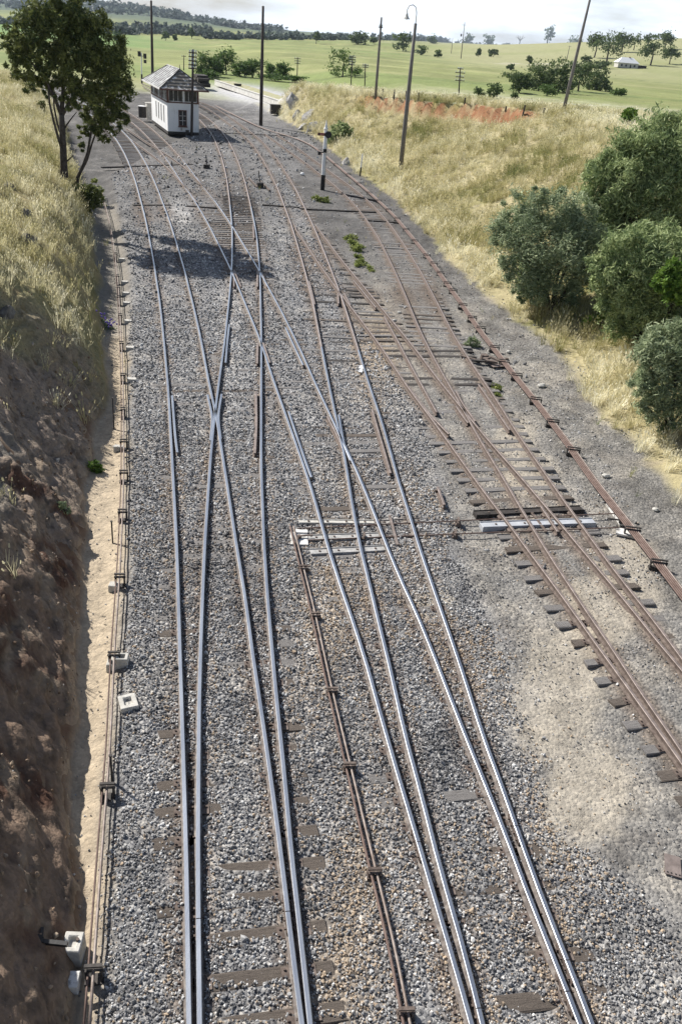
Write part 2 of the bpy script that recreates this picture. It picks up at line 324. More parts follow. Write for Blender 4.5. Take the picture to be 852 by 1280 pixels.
def far_z(x, y):
    D = np.sqrt(x*x+y*y); az = np.arctan2(x, np.maximum(y, 1e-3))
    z = -5.0*sstep(250, 800, D)*sstep(-0.02, -0.25, az)
    z = z+42*sstep(420, 1500, D)*sstep(0.02, 0.40, az)+6*sstep(500, 1300, D)*sstep(-.1, .2, az)
    hl = sstep(1500, 3200, D)*(1-sstep(4200, 6000, D))
    z = z+hl*(19+9*np.sin(az*17)+14*fbm(az*9, D*0.0004, 3, 3))*sstep(0.0, -0.28, az)
    z = z+8*fbm(x*0.004, y*0.004, 4, 3)*sstep(300, 1200, D)
    return z
def terrain(x, y, detail=True):
    x = np.asarray(x, float); y = np.asarray(y, float)
    n1 = fbm(x*1.1, y*1.1, 0, 4)
    # railway yard
    bl = np.interp(y, BAL_L[:, 1], BAL_L[:, 0]); br = np.interp(y, BAL_R[:, 1], BAL_R[:, 0])
    inb = sstep(-.25, .25, x-bl)*sstep(-.3, .3, br-x)
    e = expose(x, y)*(y < 70)
    zy = -0.152+0.014*n1-0.004*sstep(30, 60, y)
    zy = zy-0.045*np.clip(e*1.6, 0, 1)
    zy = zy-0.035*(1-inb)*(0.4+0.6*sstep(-.3, .3, fbm(x*.8+5, y*.8, 5, 3)))
    zy = zy-0.22*sstep(0.1, -0.75, x-bl)                                   # shoulder down to the drain strip
    dF = x-rx('F_L', y); zy = zy-0.055*sstep(-0.1, -0.35, dF)*sstep(-2.2, -1.0, dF)*(y > 12)*(y < 27)
    dG = x-rx('G_R', y); zy = zy-0.07*sstep(0.1, 0.4, dG)*(1-sstep(1.2, 2.4, dG))*(y > 17)*(y < 44)
    inFG = sstep(.05, .35, dF)*sstep(.05, .35, -dG)*(y > 10)*(y < 42); cov = sstep(24, 17, y)
    zy = zy+inFG*(.030*cov+.016*(1-cov)*fbm(x*.9+2, y*.9, 4, 3)-.004*(1-cov))+.012*inFG
    zy = zy+0.02*fbm(x*.35, y*.35, 6, 3)*sstep(.8, 2.0, np.abs(x-rx('E_R', y)))*(1-inFG)
    z = zy.copy()
    # left cutting
    d = foot_l(y)-x
    near = 1-sstep(24, 36, y)
    sd = y*.75+x*.9; gul = 1-2*np.abs(fbm(sd*.75, (x-y)*.16, 2, 4)); gul2 = fbm(x*2.3, y*2.3, 3, 4)
    slope = np.interp(y, [0, 9, 13, 17, 22, 30], [1.35, 1.28, 1.24, 1.22, 1.05, 1.5])
    dn = np.clip(d+0.16*(gul-.5)*near+0.08*gul2*near, 0, None)
    zn = np.minimum(slope*dn, 3.6+.5*fbm(y*.4, x*.4, 5, 2)+0.8*(dn-2.5))
    zn = zn+(.10*(gul-.6)+.05*gul2)*sstep(0, .9, dn)
    zf = 4.6*(1-np.exp(-np.clip(d, 0, None)/np.interp(y, [36, 46, 62, 72], [2.3, 1.7, 1.7, 2.4])))+0.35*fbm(x*.6, y*.6, 4, 3)*sstep(0, 2, d)
    zl = (zn*near+zf*(1-near)); zl = np.minimum(zl, 5.5+.3*fbm(x*.3, y*.3, 1, 3))*(1-sstep(112, 150, y))
    z = np.where(d > 0, np.maximum(z, -0.34+zl), z)
    # right cutting
    d2 = x-foot_r(y)
    top = np.interp(y, [0, 100, 110, 118, 140, 150], [5.9, 5.9, 5.5, 5.0, 4.2, 3.6])
    wid = np.interp(y, [0, 60, 85, 97, 106, 111, 118, 130, 140, 147], [14, 16, 20, 21, 17, 12.5, 8.5, 6, 3.2, 2.4])
    t = np.clip(d2/wid, 0, 1.0); prof = t*t*(3-2*t)*0.45+t*0.55
    sc_m = sstep(90, 98, y)*(1-sstep(120, 128, y)); tt = d2/wid+.05*fbm(y*.35, x*.35, 5, 3)
    zr = top*prof*(1-.2*sc_m)+sstep(.90, .96, tt)*top*.22*sc_m+0.30*fbm(x*.45, y*.45, 6, 4)*sstep(0, 3, d2)
    fade = 1-sstep(143, 151, y+1.2*fbm(x*.5, y*.5, 1, 3))
    fade2 = 1-0.5*sstep(150, 420, np.sqrt(x*x+y*y))
    right_far = sstep(18, 40, d2)
    zr = zr*np.maximum(fade, right_far*fade2)
    z = np.where(d2 > 0, np.maximum(z, -0.2+zr), z)
    f = far_z(x, y)
    z = z+f
    return z
def tz(x, y): return float(terrain(np.array([float(x)]), np.array([float(y)]))[0])
def on_ground(px, py, it=7):
    """where the view ray through a photo pixel meets the terrain"""
    q = np.array(ray(px, py)); q = q/q[1]; last = None
    ys = np.concatenate([np.arange(4, 60, .1), np.arange(60, 260, .4), np.arange(260, 6000, 8.0)])
    xs = q[0]*ys; zs = CAM_H+q[2]*ys; h = terrain(xs, ys); i = np.argmax(zs < h)
    if i == 0: i = len(ys)-1
    return Vector((float(xs[i]), float(ys[i]), float(h[i])))

def paint(x, y, z):
    n1 = fbm(x*.9, y*.9, 1, 4); n2 = fbm(x*.25, y*.25, 2, 4); n3 = fbm(x*3, y*3, 3, 3)
    D = np.sqrt(x*x+y*y)
    def mixc(c, col, m):
        m = np.clip(m, 0, 1)[:, None]; return c*(1-m)+np.array(col)[None]*m
    c = np.tile(np.array([[.215, .207, .195]]), (len(x), 1)); stony = np.full(len(x), .55)
    c = mixc(c, (.29, .27, .24), sstep(0, .5, n1)); c = mixc(c, (.15, .14, .13), sstep(.0, .45, fbm(x*1.7+4, y*1.7, 7, 4))*.6)
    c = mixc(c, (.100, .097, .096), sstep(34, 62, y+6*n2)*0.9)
    c = mixc(c, (.175, .168, .16), sstep(.1, .5, n1+.4*n2)*sstep(45, 60, y)*.75)
    bl = np.interp(y, BAL_L[:, 1], BAL_L[:, 0]); br = np.interp(y, BAL_R[:, 1], BAL_R[:, 0])
    inb = sstep(-.2, .2, x-bl+.2*n1)*sstep(-.5, .5, br-x+.7*n1)
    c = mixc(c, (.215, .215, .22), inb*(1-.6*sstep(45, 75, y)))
    c = mixc(c, (.33, .315, .295), inb*sstep(.12, .5, fbm(x*1.1+3, y*1.6, 6, 4))*.6*(y < 60)); c = mixc(c, (.05, .045, .04), blob(x, y, 297, 258, 26, 24)*.9); stony = np.maximum(stony, inb)
    # rust and oil along each rail
    c = c*(1+sstep(40, 60, y)*np.clip(.38*fbm(x*.55+7, y*.4, 5, 4)+.30*fbm(x*2.1, y*1.5, 6, 3), -.5, .8))[:, None]
    c = c*(1+sstep(.5, 1.5, x-rx('G_R', y))*(y < 60)*np.clip(.35*fbm(x*1.1+7, y*1.1, 5, 4)+.25*fbm(x*4, y*4, 6, 3)-.12, -.5, .5))[:, None]
    dr = np.full(len(x), 9.)
    for k in RX:
        if k[0] == 'K': continue
        inside = (y >= RX[k][0, 1]) & (y <= RX[k][-1, 1]); dr = np.minimum(dr, np.where(inside, np.abs(x-rx(k, y)), 9.))
    c = mixc(c, (.15, .115, .09), (1-sstep(.08, .42, dr+.15*n1))*.7*(y < 130))
    c = mixc(c, (.13, .10, .08), (1-sstep(.4, 1.0, dr))*sstep(34, 44, y)*sstep(-.2, .4, n2)*.55*(1-sstep(70, 85, y)))
    # brown stones along the rodding, pale lime patches, sandy ground
    for b in [(440, 1150, 40, 170), (405, 760, 30, 90), (470, 430, 30, 60)]: c = mixc(c, (.30, .24, .175), blob(x, y, *b)*.75)
    for b in [(540, 1250, 30, 40), (380, 540, 20, 30), (450, 1145, 20, 15), (395, 770, 14, 60), (655, 850, 25, 25), (290, 400, 14, 60), (225, 265, 14, 16)]: c = mixc(c, (.52, .51, .50), blob(x, y, *b)*(.45+.8*n1))
    sand = np.zeros(len(x))
    for b in [(700, 850, 50, 90), (735, 980, 45, 75), (700, 1000, 20, 40), (663, 585, 36, 32), (645, 540, 24, 30), (780, 690, 34, 40), (757, 765, 34, 36), (735, 740, 25, 22), (800, 735, 25, 22), (545, 745, 25, 20)]: sand = np.maximum(sand, blob(x, y, *b)*1.25)
    sand = sstep(.22, .62, sand+.40*fbm(x*1.9, y*1.9, 3, 5)*sand**.5+.18*fbm(x*8, y*8, 4, 3)*sand**.5)*np.clip(.55+.6*sand, 0, 1)
    c = mixc(c, (.42, .375, .305), sand*.62); stony = stony*(1-.45*sand)
    dl = foot_l(y)-x
    drain = sstep(.0, -.45, x-bl+.25*n1)*(y < 62)
    c = mixc(c, (.42, .35, .26), drain*(1-sstep(30, 40, y))); c = mixc(c, (.24, .22, .19), drain*sstep(30, 40, y))
    c = mixc(c, (.40, .33, .24), drain*sstep(.1, .5, n1)*.6*(y < 34))
    stony = np.where(drain > .3, .2, stony)
    # left bank
    lb = sstep(-.1, .15, dl)
    earth = np.tile(np.array([[.20, .135, .09]]), (len(x), 1)); earth = mixc(earth, (.13, .075, .05), sstep(0, .5, n3)); earth = mixc(earth, (.34, .27, .20), sstep(.15, .5, n1)*.7)
    grassy = np.tile(np.array([[.30, .25, .13]]), (len(x), 1)); grassy = mixc(grassy, (.19, .18, .07), sstep(-.1, .4, n1))
    k = sstep(24, 33, y+5*n2+.8*dl)[:, None]; bank = earth*(1-k)+grassy*k
    c = c*(1-lb[:, None])+bank*lb[:, None]; stony = stony*(1-lb)
    # right bank
    d2 = x-foot_r(y); rb = sstep(-.3, .4, d2+.5*n1)
    g2 = np.tile(np.array([[.36, .315, .185]]), (len(x), 1)); g2 = mixc(g2, (.22, .21, .085), sstep(.0, .5, n2)); g2 = mixc(g2, (.27, .23, .20), sstep(.35, .6, n1)*.5)
    tt = d2/np.interp(y, [0, 60, 85, 97, 106, 111, 118, 130, 140, 147], [14, 16, 20, 21, 17, 12.5, 8.5, 6, 3.2, 2.4]); sc_ = sstep(.80, .92, tt+.09*n1)*(1-sstep(.975, 1.0, tt+.02*n1))*sstep(-.75, -.35, fbm(x*.22, y*.5, 7, 3))*sstep(92, 99, y)*(1-sstep(118, 124, y))
    g2 = mixc(g2, (.25, .105, .052), sc_*sstep(-.8, -.1, n1+.6*n2)*.92)
    plat = sstep(1.0, 1.15, tt); g2 = mixc(g2, (.50, .50, .38), plat); g2 = mixc(g2, (.25, .29, .12), plat*sstep(0, .4, n2))
    c = c*(1-rb[:, None])+g2*rb[:, None]; stony = stony*(1-rb)
    # fields beyond the yard
    fld = np.maximum(sstep(150, 165, y+.25*x+6*n2)*(1-rb), sstep(36, 50, d2+8*n2))
    fld = np.maximum(fld, sstep(150, 170, y)*rb)
    fld = np.maximum(fld, sstep(1.0, 6.0, dl-18)*1.0)
    az = x/np.maximum(y, 1)
    crop = np.tile(np.array([[.26, .275, .115]]), (len(x), 1))
    row = np.sin((y*.9+x*.35+4*n2)*0.35)*.5+.5
    crop = mixc(crop, (.215, .255, .09), row*.6); crop = mixc(crop, (.33, .335, .155), sstep(.1, .5, fbm(x*.02, y*.03, 5, 4))*.8)
    crop = mixc(crop, (.19, .25, .085), sstep(0, .4, fbm(x*.006+3, y*.02, 6, 3))*.6)
    rough_ = sstep(205, 175, y+20*n2); crop = mixc(crop, (.33, .335, .19), rough_*.85); crop = mixc(crop, (.48, .47, .38), rough_*sstep(.05, .35, n2)*.75)
    crop = .90*crop*(1+.26*fbm(x*.08, y*.03, 2, 5)+.12*fbm(x*.5, y*.22, 3, 3))[:, None]
    hill = sstep(430, 620, D)*sstep(.0, .12, az+.03*fbm(x*.01, y*.01, 1, 3))
    crop = mixc(crop, (.32, .315, .175), hill*.85); crop = mixc(crop, (.25, .27, .12), hill*sstep(0, .4, fbm(x*.012, y*.012, 7, 4))*.7)
    crop = mixc(crop, (.14, .24, .075), sstep(420, 520, D)*sstep(-.17, -.3, az)*(1-sstep(900, 1000, D))*.8)
    crop = mixc(crop, (.07, .10, .07), sstep(1500, 2200, D)*sstep(.0, -.1, az)*.9)
    crop = mixc(crop, (.12, .15, .06), (1-sstep(1.2, 3.5, np.abs(y-238-.12*x+2*n2)))*.6*(x > -60)); crop = mixc(crop, (.14, .17, .07), (1-sstep(2, 7, np.abs(D-505-8*n2)))*.6*(az > -.1))
    pth = np.minimum(np.abs(y-(620+(x-95)*.55)), np.abs(y-(640+(x-95)*.55)))/3.0; crop = mixc(crop, (.46, .43, .34), (1-sstep(.6, 1.6, pth))*(x > 70)*(x < 150)*.8)
    f_ = np.clip(fld, 0, 1)[:, None]; c = c*(1-f_)+crop*f_; stony = stony*(1-fld)
    # the gravel road and yard beyond the loading bank
    rd = np.zeros(len(x))
    for b in [(305, 112, 28, 8), (335, 121, 32, 8), (355, 133, 18, 8), (320, 116, 34, 7)]: rd = np.maximum(rd, blob(x, y, *b)*1.5)
    c = mixc(c, (.44, .44, .45), np.clip(rd+.3*n1*rd, 0, 1)*(x > -40)*(y < 235))
    return np.clip(c*(1+.10*n3[:, None]), .01, .9), np.clip(stony, 0, 1)

def grid_terrain():
    ys = [-30., -18., -10., -5., -1.]; y = 1.0
    while y < 7500: ys.append(y); y += max(.13, y*.0105 if y < 400 else y*.02)
    ys = np.array(ys); N = 430; t = np.linspace(-1, 1, N)
    Y = np.repeat(ys[:, None], N, 1); W = 26+.95*np.clip(Y, 0, None)
    X = W*(.26*t+.74*t**3)[None, :]-0.11*np.clip(Y, 0, 120)
    x = X.ravel(); y = Y.ravel(); z = terrain(x, y)
    i = np.arange((len(ys)-1)*N).reshape(len(ys)-1, N)[:, :-1].ravel()
    faces = np.stack([i, i+1, i+1+N, i+N], 1)
    me = np_mesh('ground', np.stack([x, y, z], 1), faces, smooth=True)
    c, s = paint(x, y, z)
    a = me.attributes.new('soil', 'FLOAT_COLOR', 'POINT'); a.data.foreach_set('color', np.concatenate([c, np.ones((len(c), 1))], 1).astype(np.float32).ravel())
    a = me.attributes.new('stony', 'FLOAT', 'POINT'); a.data.foreach_set('value', s.astype(np.float32))
    return me
def ground_mat():
    m, n, b = newmat('ground_soil'); lk = n.links.new
    a = n.nodes.new('ShaderNodeAttribute'); a.attribute_name = 'soil'; st = n.nodes.new('ShaderNodeAttribute'); st.attribute_name = 'stony'
    v = n.nodes.new('ShaderNodeTexVoronoi'); v.inputs['Scale'].default_value = 15; tcn = n.nodes.new('ShaderNodeTexCoord'); lk(tcn.outputs['Object'], v.inputs['Vector'])
    hs = n.nodes.new('ShaderNodeSeparateColor'); lk(v.outputs['Color'], hs.inputs[0])
    r = ramp(n, hs.outputs[0], [(0, (.45, .45, .47)), (.5, (.95, .95, .95)), (1, (1.65, 1.62, 1.55))])
    mx1 = n.nodes.new('ShaderNodeMix'); mx1.data_type = 'RGBA'; mx1.blend_type = 'MULTIPLY'; lk(st.outputs['Fac'], mx1.inputs['Factor']); lk(a.outputs['Color'], mx1.inputs['A']); lk(r.outputs[0], mx1.inputs['B'])
    x = noise_node(n, 2.2, 9, .72); r2 = ramp(n, x.outputs['Fac'], [(.28, (.66, .66, .66)), (.72, (1.32, 1.32, 1.32))])
    mx2 = n.nodes.new('ShaderNodeMix'); mx2.data_type = 'RGBA'; mx2.blend_type = 'MULTIPLY'; mx2.inputs['Factor'].default_value = .8; lk(mx1.outputs['Result'], mx2.inputs['A']); lk(r2.outputs[0], mx2.inputs['B'])
    lk(mx2.outputs['Result'], b.inputs['Base Color']); b.inputs['Roughness'].default_value = .95; b.inputs['Specular IOR Level'].default_value = .15
    inv = n.nodes.new('ShaderNodeMath'); inv.operation = 'MULTIPLY'; lk(v.outputs['Distance'], inv.inputs[0]); lk(st.outputs['Fac'], inv.inputs[1])
    bp = n.nodes.new('ShaderNodeBump'); bp.invert = True; bp.inputs['Strength'].default_value = .9; bp.inputs['Distance'].default_value = .045; lk(inv.outputs[0], bp.inputs['Height'])
    y = noise_node(n, 9, 8, .7); bp2 = n.nodes.new('ShaderNodeBump'); bp2.inputs['Strength'].default_value = .55; bp2.inputs['Distance'].default_value = .05; lk(y.outputs['Fac'], bp2.inputs['Height']); lk(bp.outputs[0], bp2.inputs['Normal'])
    y3 = noise_node(n, 2.6, 6, .65); bp3 = n.nodes.new('ShaderNodeBump'); bp3.inputs['Strength'].default_value = .5; bp3.inputs['Distance'].default_value = .22; lk(y3.outputs['Fac'], bp3.inputs['Height']); lk(bp2.outputs[0], bp3.inputs['Normal'])
    lk(bp3.outputs[0], b.inputs['Normal'])
    return m
M_['ground'] = ground_mat()
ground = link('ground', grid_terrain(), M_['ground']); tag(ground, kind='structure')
def earth_bank():
    ys = np.arange(1.0, 37.0, .055); ss = np.concatenate([np.linspace(-.25, 3.2, 92), np.linspace(3.27, 7.5, 40)]); Y, D = np.meshgrid(ys, ss, indexing='ij')
    X = foot_l(Y.ravel()).reshape(Y.shape)-D; Z = terrain(X.ravel(), Y.ravel()).reshape(Y.shape)
    gx = np.gradient(Z, axis=1)/np.gradient(-D, axis=1); gy = np.gradient(Z, axis=0)/.055; nl = np.sqrt(gx**2+gy**2+1); nx, ny, nz = -gx/nl, -gy/nl, 1/nl
    v = np.cumsum(np.sqrt(np.gradient(D, axis=1)**2+np.gradient(Z, axis=1)**2), axis=1); u = Y+.35*v
    rid = 1-2*np.abs(fbm(u*1.3, v*.9-u*.3, 1, 4)); led = 1-2*np.abs(fbm(u*.7+v*.5, v*2.6, 4, 4))
    gl = 1-2*np.abs(fbm(u*1.1-v*.9, u*.12+v*.12, 7, 3)); q = .065*(rid-.55)+.05*(led-.5)+.09*(gl-.6)*sstep(11, 17, Y)+.06*fbm(u*3.1, v*3.1, 5, 4)+.03*fbm(u*11, v*11, 6, 3)
    edge = sstep(-.25, .35, D)*(1-sstep(6.2, 7.4, D))*(1-sstep(31, 36, Y))
    disp = (q+.07)*edge-.10*(1-edge)
    P = np.stack([X+nx*disp, Y+ny*disp, Z+nz*disp], -1).reshape(-1, 3); n0, n1_ = Y.shape
    i = np.arange((n0-1)*n1_).reshape(n0-1, n1_)[:, :-1].ravel(); me = np_mesh('earth_bank', P, np.stack([i, i+1, i+1+n1_, i+n1_], 1), smooth=True)
    uu, vv = u.ravel(), v.ravel(); c = np.tile(np.array([[.215, .155, .115]]), (len(uu), 1))
    def mx_(c, col, m): m = np.clip(m, 0, 1)[:, None]; return c*(1-m)+np.array(col)[None]*m
    c = mx_(c, (.27, .215, .17), sstep(15, 19, Y.ravel()+fbm(uu*.6, vv*.6, 1, 3)))
    c = mx_(c, (.105, .06, .043), sstep(.0, .4, fbm(uu*.8, vv*.8, 2, 4))*(Y.ravel() < 19)); c = mx_(c, (.27, .215, .16), sstep(.1, .45, fbm(uu*1.7, vv*2.6, 3, 4))*.7); c = mx_(c, (.075, .06, .05), sstep(.1, .4, fbm(uu*5, vv*5, 4, 3))*.6)
    c = mx_(c, (.19, .18, .16), sstep(1.4, 2.2, D.ravel()+.6*fbm(uu, vv, 5, 3))*.7*(Y.ravel() < 20)); c = mx_(c, (.45, .37, .27), (1-sstep(-.1, .3, D.ravel()))*.9); c = mx_(c, (.28, .25, .13), sstep(24, 31, Y.ravel()+.9*D.ravel()+3*fbm(uu*.5, vv*.5, 6, 2)))
    a = me.attributes.new('soil', 'FLOAT_COLOR', 'POINT'); a.data.foreach_set('color', np.concatenate([c, np.ones((len(c), 1))], 1).astype(np.float32).ravel())
    a = me.attributes.new('stony', 'FLOAT', 'POINT'); a.data.foreach_set('value', np.full(len(c), .25, np.float32)); o = link('earth_bank', me, M_['ground']); tag(o, kind='structure'); return P
BANKP = earth_bank()

# ------------------------------------------------------------------ railway tracks
PROF = [(-.066, -.155), (-.066, -.142), (-.012, -.118), (-.012, -.046), (-.036, -.036), (-.036, -.006), (-.028, 0.0), (.028, 0.0), (.036, -.006), (.036, -.036), (.012, -.046), (.012, -.118), (.066, -.142), (.066, -.155)]
TOPF = (5, 6, 7)
def rail_mesh(name, pts, prof=PROF, dz=0.0, topf=TOPF):
    pts = np.asarray(pts, float); n = len(pts); k = len(prof)
    nr = normals(pts); pr = np.array(prof)
    V = np.zeros((n, k, 3)); V[:, :, :2] = pts[:, None, :]+nr[:, None, :]*pr[None, :, 0:1]; V[:, :, 2] = pr[None, :, 1]+dz
    i = np.arange(n-1)[:, None]*k; j = np.arange(k)[None, :]; j2 = (np.arange(k)+1)[None, :] % k
    F = np.stack([i+j, i+k+j, i+k+j2, i+j2], 2).reshape(-1, 4); mi = np.tile(np.isin(np.arange(k), topf).astype(int), n-1)
    me = np_mesh(name, V.reshape(-1, 3), F, mat_idx=mi)
    bm = bmesh.new(); bm.from_mesh(me); bm.verts.ensure_lookup_table()
    bm.faces.new([bm.verts[q] for q in range(k)]); bm.faces.new([bm.verts[(n-1)*k+q] for q in range(k)][::-1]); bm.normal_update()
    bm.to_mesh(me); bm.free(); return me
def thin(P):
    keep = [0]; 
    for i in range(1, len(P)):
        if P[i, 1]-P[keep[-1], 1] > max(.5, P[i, 1]*.012) or i == len(P)-1: keep.append(i)
    return P[keep]
TRACKS = {
 'A': ('main line track nearest the left cutting, bright polished rails sweeping behind the gum tree', [(0, 'railside', 'steel')]),
 'C': ('crossover track leaving the left main line and passing right of the white signal box', [(0, 'railside', 'steel'), (64, 'rust', 'worn')]),
 'D': ('polished through track passing left of the white signal box', [(0, 'railside', 'steel'), (85, 'rust', 'worn')]),
 'E': ('polished foreground track curving up the middle, dull rails further off', [(0, 'railside', 'steel'), (34, 'rust', 'worn'), (75, 'rust', 'rusthead')]),
 'F': ('rusty siding track branching to the lower right, sleeper ends out of the dirt', [(0, 'rust', 'rusthead')]),
 'G': ('outermost rusty siding track beside the pipe run below the grassy cutting', [(0, 'rust', 'rusthead')]),
 'K': ('short rusty connecting track between the left main line and the signal box line', [(0, 'rust', 'rusthead')]),
}
JOINTS = {'C_L': [1148], 'A_R': [1139], 'D_L': [1052], 'E_R': [1032, 1200], 'D_R': [1239], 'E_L': [1260]}
track = {}
for t, (lab, zones) in TRACKS.items():
    c = Vector((*(RX[t+'_L'][0]+RX[t+'_R'][0])/2, 0)); root = empty('railway_track', (0, 0, 0), lab, 'railway track', 'railway tracks in the yard'); track[t] = root
    for s in 'LR':
        P = thin(RX[t+'_'+s]); cuts = []
        for jy in JOINTS.get(t+'_'+s, []):
            px = np.interp(jy, [q[1] for q in RAIL_PX[t+'_'+s]], [q[0] for q in RAIL_PX[t+'_'+s]]); cuts.append(G(px, jy).y)
        cuts.sort(); segs = []; lo = P[0, 1]
        cz = [q[0] for q in zones[1:]]
        for cy in sorted(cuts+cz)+[P[-1, 1]+1]:
            hi = min(cy-.007, P[-1, 1]); mid = P[(P[:, 1] > lo) & (P[:, 1] < hi)]
            segs.append(np.concatenate([[[rx(t+'_'+s, lo), lo]], mid, [[rx(t+'_'+s, hi), hi]]])); lo = cy+.007
        for sg in segs:
            zn = [q for q in zones if q[0] <= sg[0, 1]+.1][-1]; link('rail', rail_mesh('rail', sg), [M_[zn[1]], M_[zn[2]]], root)
        for cy in cuts:                                     # fishplates bolted across the joint
            mb = MB(); x0 = rx(t+'_'+s, cy); dxy = (rx(t+'_'+s, cy+.4)-rx(t+'_'+s, cy-.4))/.8; ang = -math.atan(dxy)
            for sd in (-1, 1):
                mb.box((x0+sd*.03*math.cos(ang), cy+sd*.03*math.sin(ang), -.085), (.03, .62, .07), ang)
                for q in (-.22, -.08, .08, .22):
                    mb.box((x0+sd*.055*math.cos(ang)-q*math.sin(ang), cy+sd*.055*math.sin(ang)+q*math.cos(ang), -.082), (.035, .035, .035), ang)
            mb.obj('fishplate', M_['rust'], root)

def px_rail(pts, n=24):
    P = np.array([tuple(G(*p))[:2] for p in pts]); P = P[np.argsort(P[:, 1])]
    ys = np.linspace(P[0, 1], P[-1, 1], n); xs = np.interp(ys, P[:, 1], P[:, 0])
    if len(pts) > 2: xs = gauss(xs, np.full(n, 2.5))
    return np.stack([xs, ys], 1)
# check rails (flangeway guards) and wing rails at the crossings: (track, part, pixels, rusty?)
EXTRA = [('A', 'check_rail', [(215.3, 494), (217.2, 520), (219.3, 548), (221.8, 565)], 0), ('C', 'check_rail', [(320, 489), (320.8, 530), (318.6, 566)], 1),
 ('A', 'wing_rail', [(259.5, 493), (263, 508), (266, 522), (263, 550)], 0), ('C', 'wing_rail', [(277, 492), (273.5, 512), (272.6, 524), (276, 548)], 0),
 ('D', 'check_rail', [(361, 514), (367, 533), (375.5, 557), (384, 582), (389.5, 596)], 0), ('E', 'wing_rail', [(423.5, 518), (426.5, 536), (430, 556), (438, 575)], 0),
 ('D', 'wing_rail', [(409, 520), (416, 533), (423, 547), (428, 560)], 1), ('E', 'check_rail', [(465, 511), (472, 536), (480, 563), (488, 591)], 1),
 ('F', 'guard_rail', [(480, 395), (489, 411), (500, 431), (511, 452), (525, 477), (537, 499), (546, 515)], 1),
 ('F', 'wing_rail', [(422.5, 366), (423.3, 379)], 1), ('E', 'wing_rail', [(430, 366), (438, 381)], 1), ('E', 'check_rail', [(386.5, 351), (390, 366), (393.5, 380)], 1), ('F', 'check_rail', [(442, 350), (456, 367), (470, 384)], 1),
 ('D', 'check_rail', [(357, 409), (367, 431), (379, 456)], 0), ('C', 'check_rail', [(286.5, 405), (284, 428), (282, 453)], 0), ('C', 'wing_rail', [(322.3, 428), (322, 441), (321.5, 454)], 1), ('D', 'wing_rail', [(329, 428), (333, 440), (337.5, 453)], 1),
 ('C', 'wing_rail', [(322, 338), (321.8, 348), (321.8, 358)], 1), ('D', 'wing_rail', [(327, 340), (331, 350), (334, 358)], 1), ('C', 'wing_rail', [(292.5, 338), (292.3, 348), (292.5, 358)], 1), ('D', 'wing_rail', [(292.5, 337), (297, 348), (301.5, 358)], 1), ('C', 'check_rail', [(316.6, 280), (317.2, 290), (317.8, 297)], 1),
 ('F', 'check_rail', [(511, 484), (527, 505), (545, 526), (561, 542)], 1), ('G', 'check_rail', [(598, 480), (612, 500), (626, 521), (637, 537)], 1), ('G', 'wing_rail', [(570, 488), (577, 502), (586, 515), (594, 526)], 1), ('F', 'wing_rail', [(570, 507), (578, 519), (585, 528)], 1),
 ('G', 'check_rail', [(676, 632), (686, 647), (697, 664)], 1)]
EPX = []
for t, nm, px, r in EXTRA:
    P = px_rail(px); EPX.append(P); link(nm, rail_mesh(nm, P, dz=-.006), [M_['rust' if r else 'railside'], M_['rusthead' if r else 'steel']], track[t])

# sleepers: one per 0.61 m along each track; where two tracks share timbers the first one is made longer
SL = []            # [centre, dir, half_lo, half_hi, track, along]
def near_idx(c):
    best = None
    for q in SLG.get(int(c[1]/2)-1, [])+SLG.get(int(c[1]/2), [])+SLG.get(int(c[1]/2)+1, []):
        o = SL[q]; d = c-o[0]; al = d[0]*o[1][0]+d[1]*o[1][1]; ac = abs(-d[0]*o[1][1]+d[1]*o[1][0])
        if ac < .34 and -o[2]-.9 < al < o[3]+.9 and (best is None or ac < best[0]): best = (ac, q, al)
    return best
SLG = {}
for t in 'ADCEFG':
    Lp, Rp = RX[t+'_L'], RX[t+'_R']; y0 = max(Lp[0, 1], Rp[0, 1]); y1 = min(Lp[-1, 1], Rp[-1, 1], 150)
    ys = np.arange(y0, y1, .05); ctr = np.stack([(rx(t+'_L', ys)+rx(t+'_R', ys))/2, ys], 1); nr = normals(ctr)
    s = np.concatenate([[0], np.cumsum(np.linalg.norm(np.diff(ctr, axis=0), axis=1))]); n = 0
    for q in np.arange(.3, s[-1], .61 if t in 'ACDE' else .66):
        i = np.searchsorted(s, q); i = min(i, len(ctr)-1)
        d = nr[i]+np.array([0, random.uniform(-.025, .025)]); d = d/np.linalg.norm(d); hw = 1.22+random.uniform(-.05, .08)
        b = near_idx(ctr[i])
        if t == 'K' and (n % 2 == 0 or min(abs(ctr[i][0]-(rx(k_+'_L', ctr[i][1])+rx(k_+'_R', ctr[i][1]))/2) for k_ in 'AD') < 1.9): n += 1; continue
        n += 1
        if b is not None:
            o = SL[b[1]]; al = b[2]; lo = max(o[2], hw-al); hi = max(o[3], hw+al)
            if lo+hi < 5.0 and t != 'K' and ctr[i][1] < 75: o[2], o[3] = lo, hi
            continue
        SL.append([ctr[i], d, hw, hw, t, ctr[i][1]]); SLG.setdefault(int(ctr[i][1]/2), []).append(len(SL)-1)
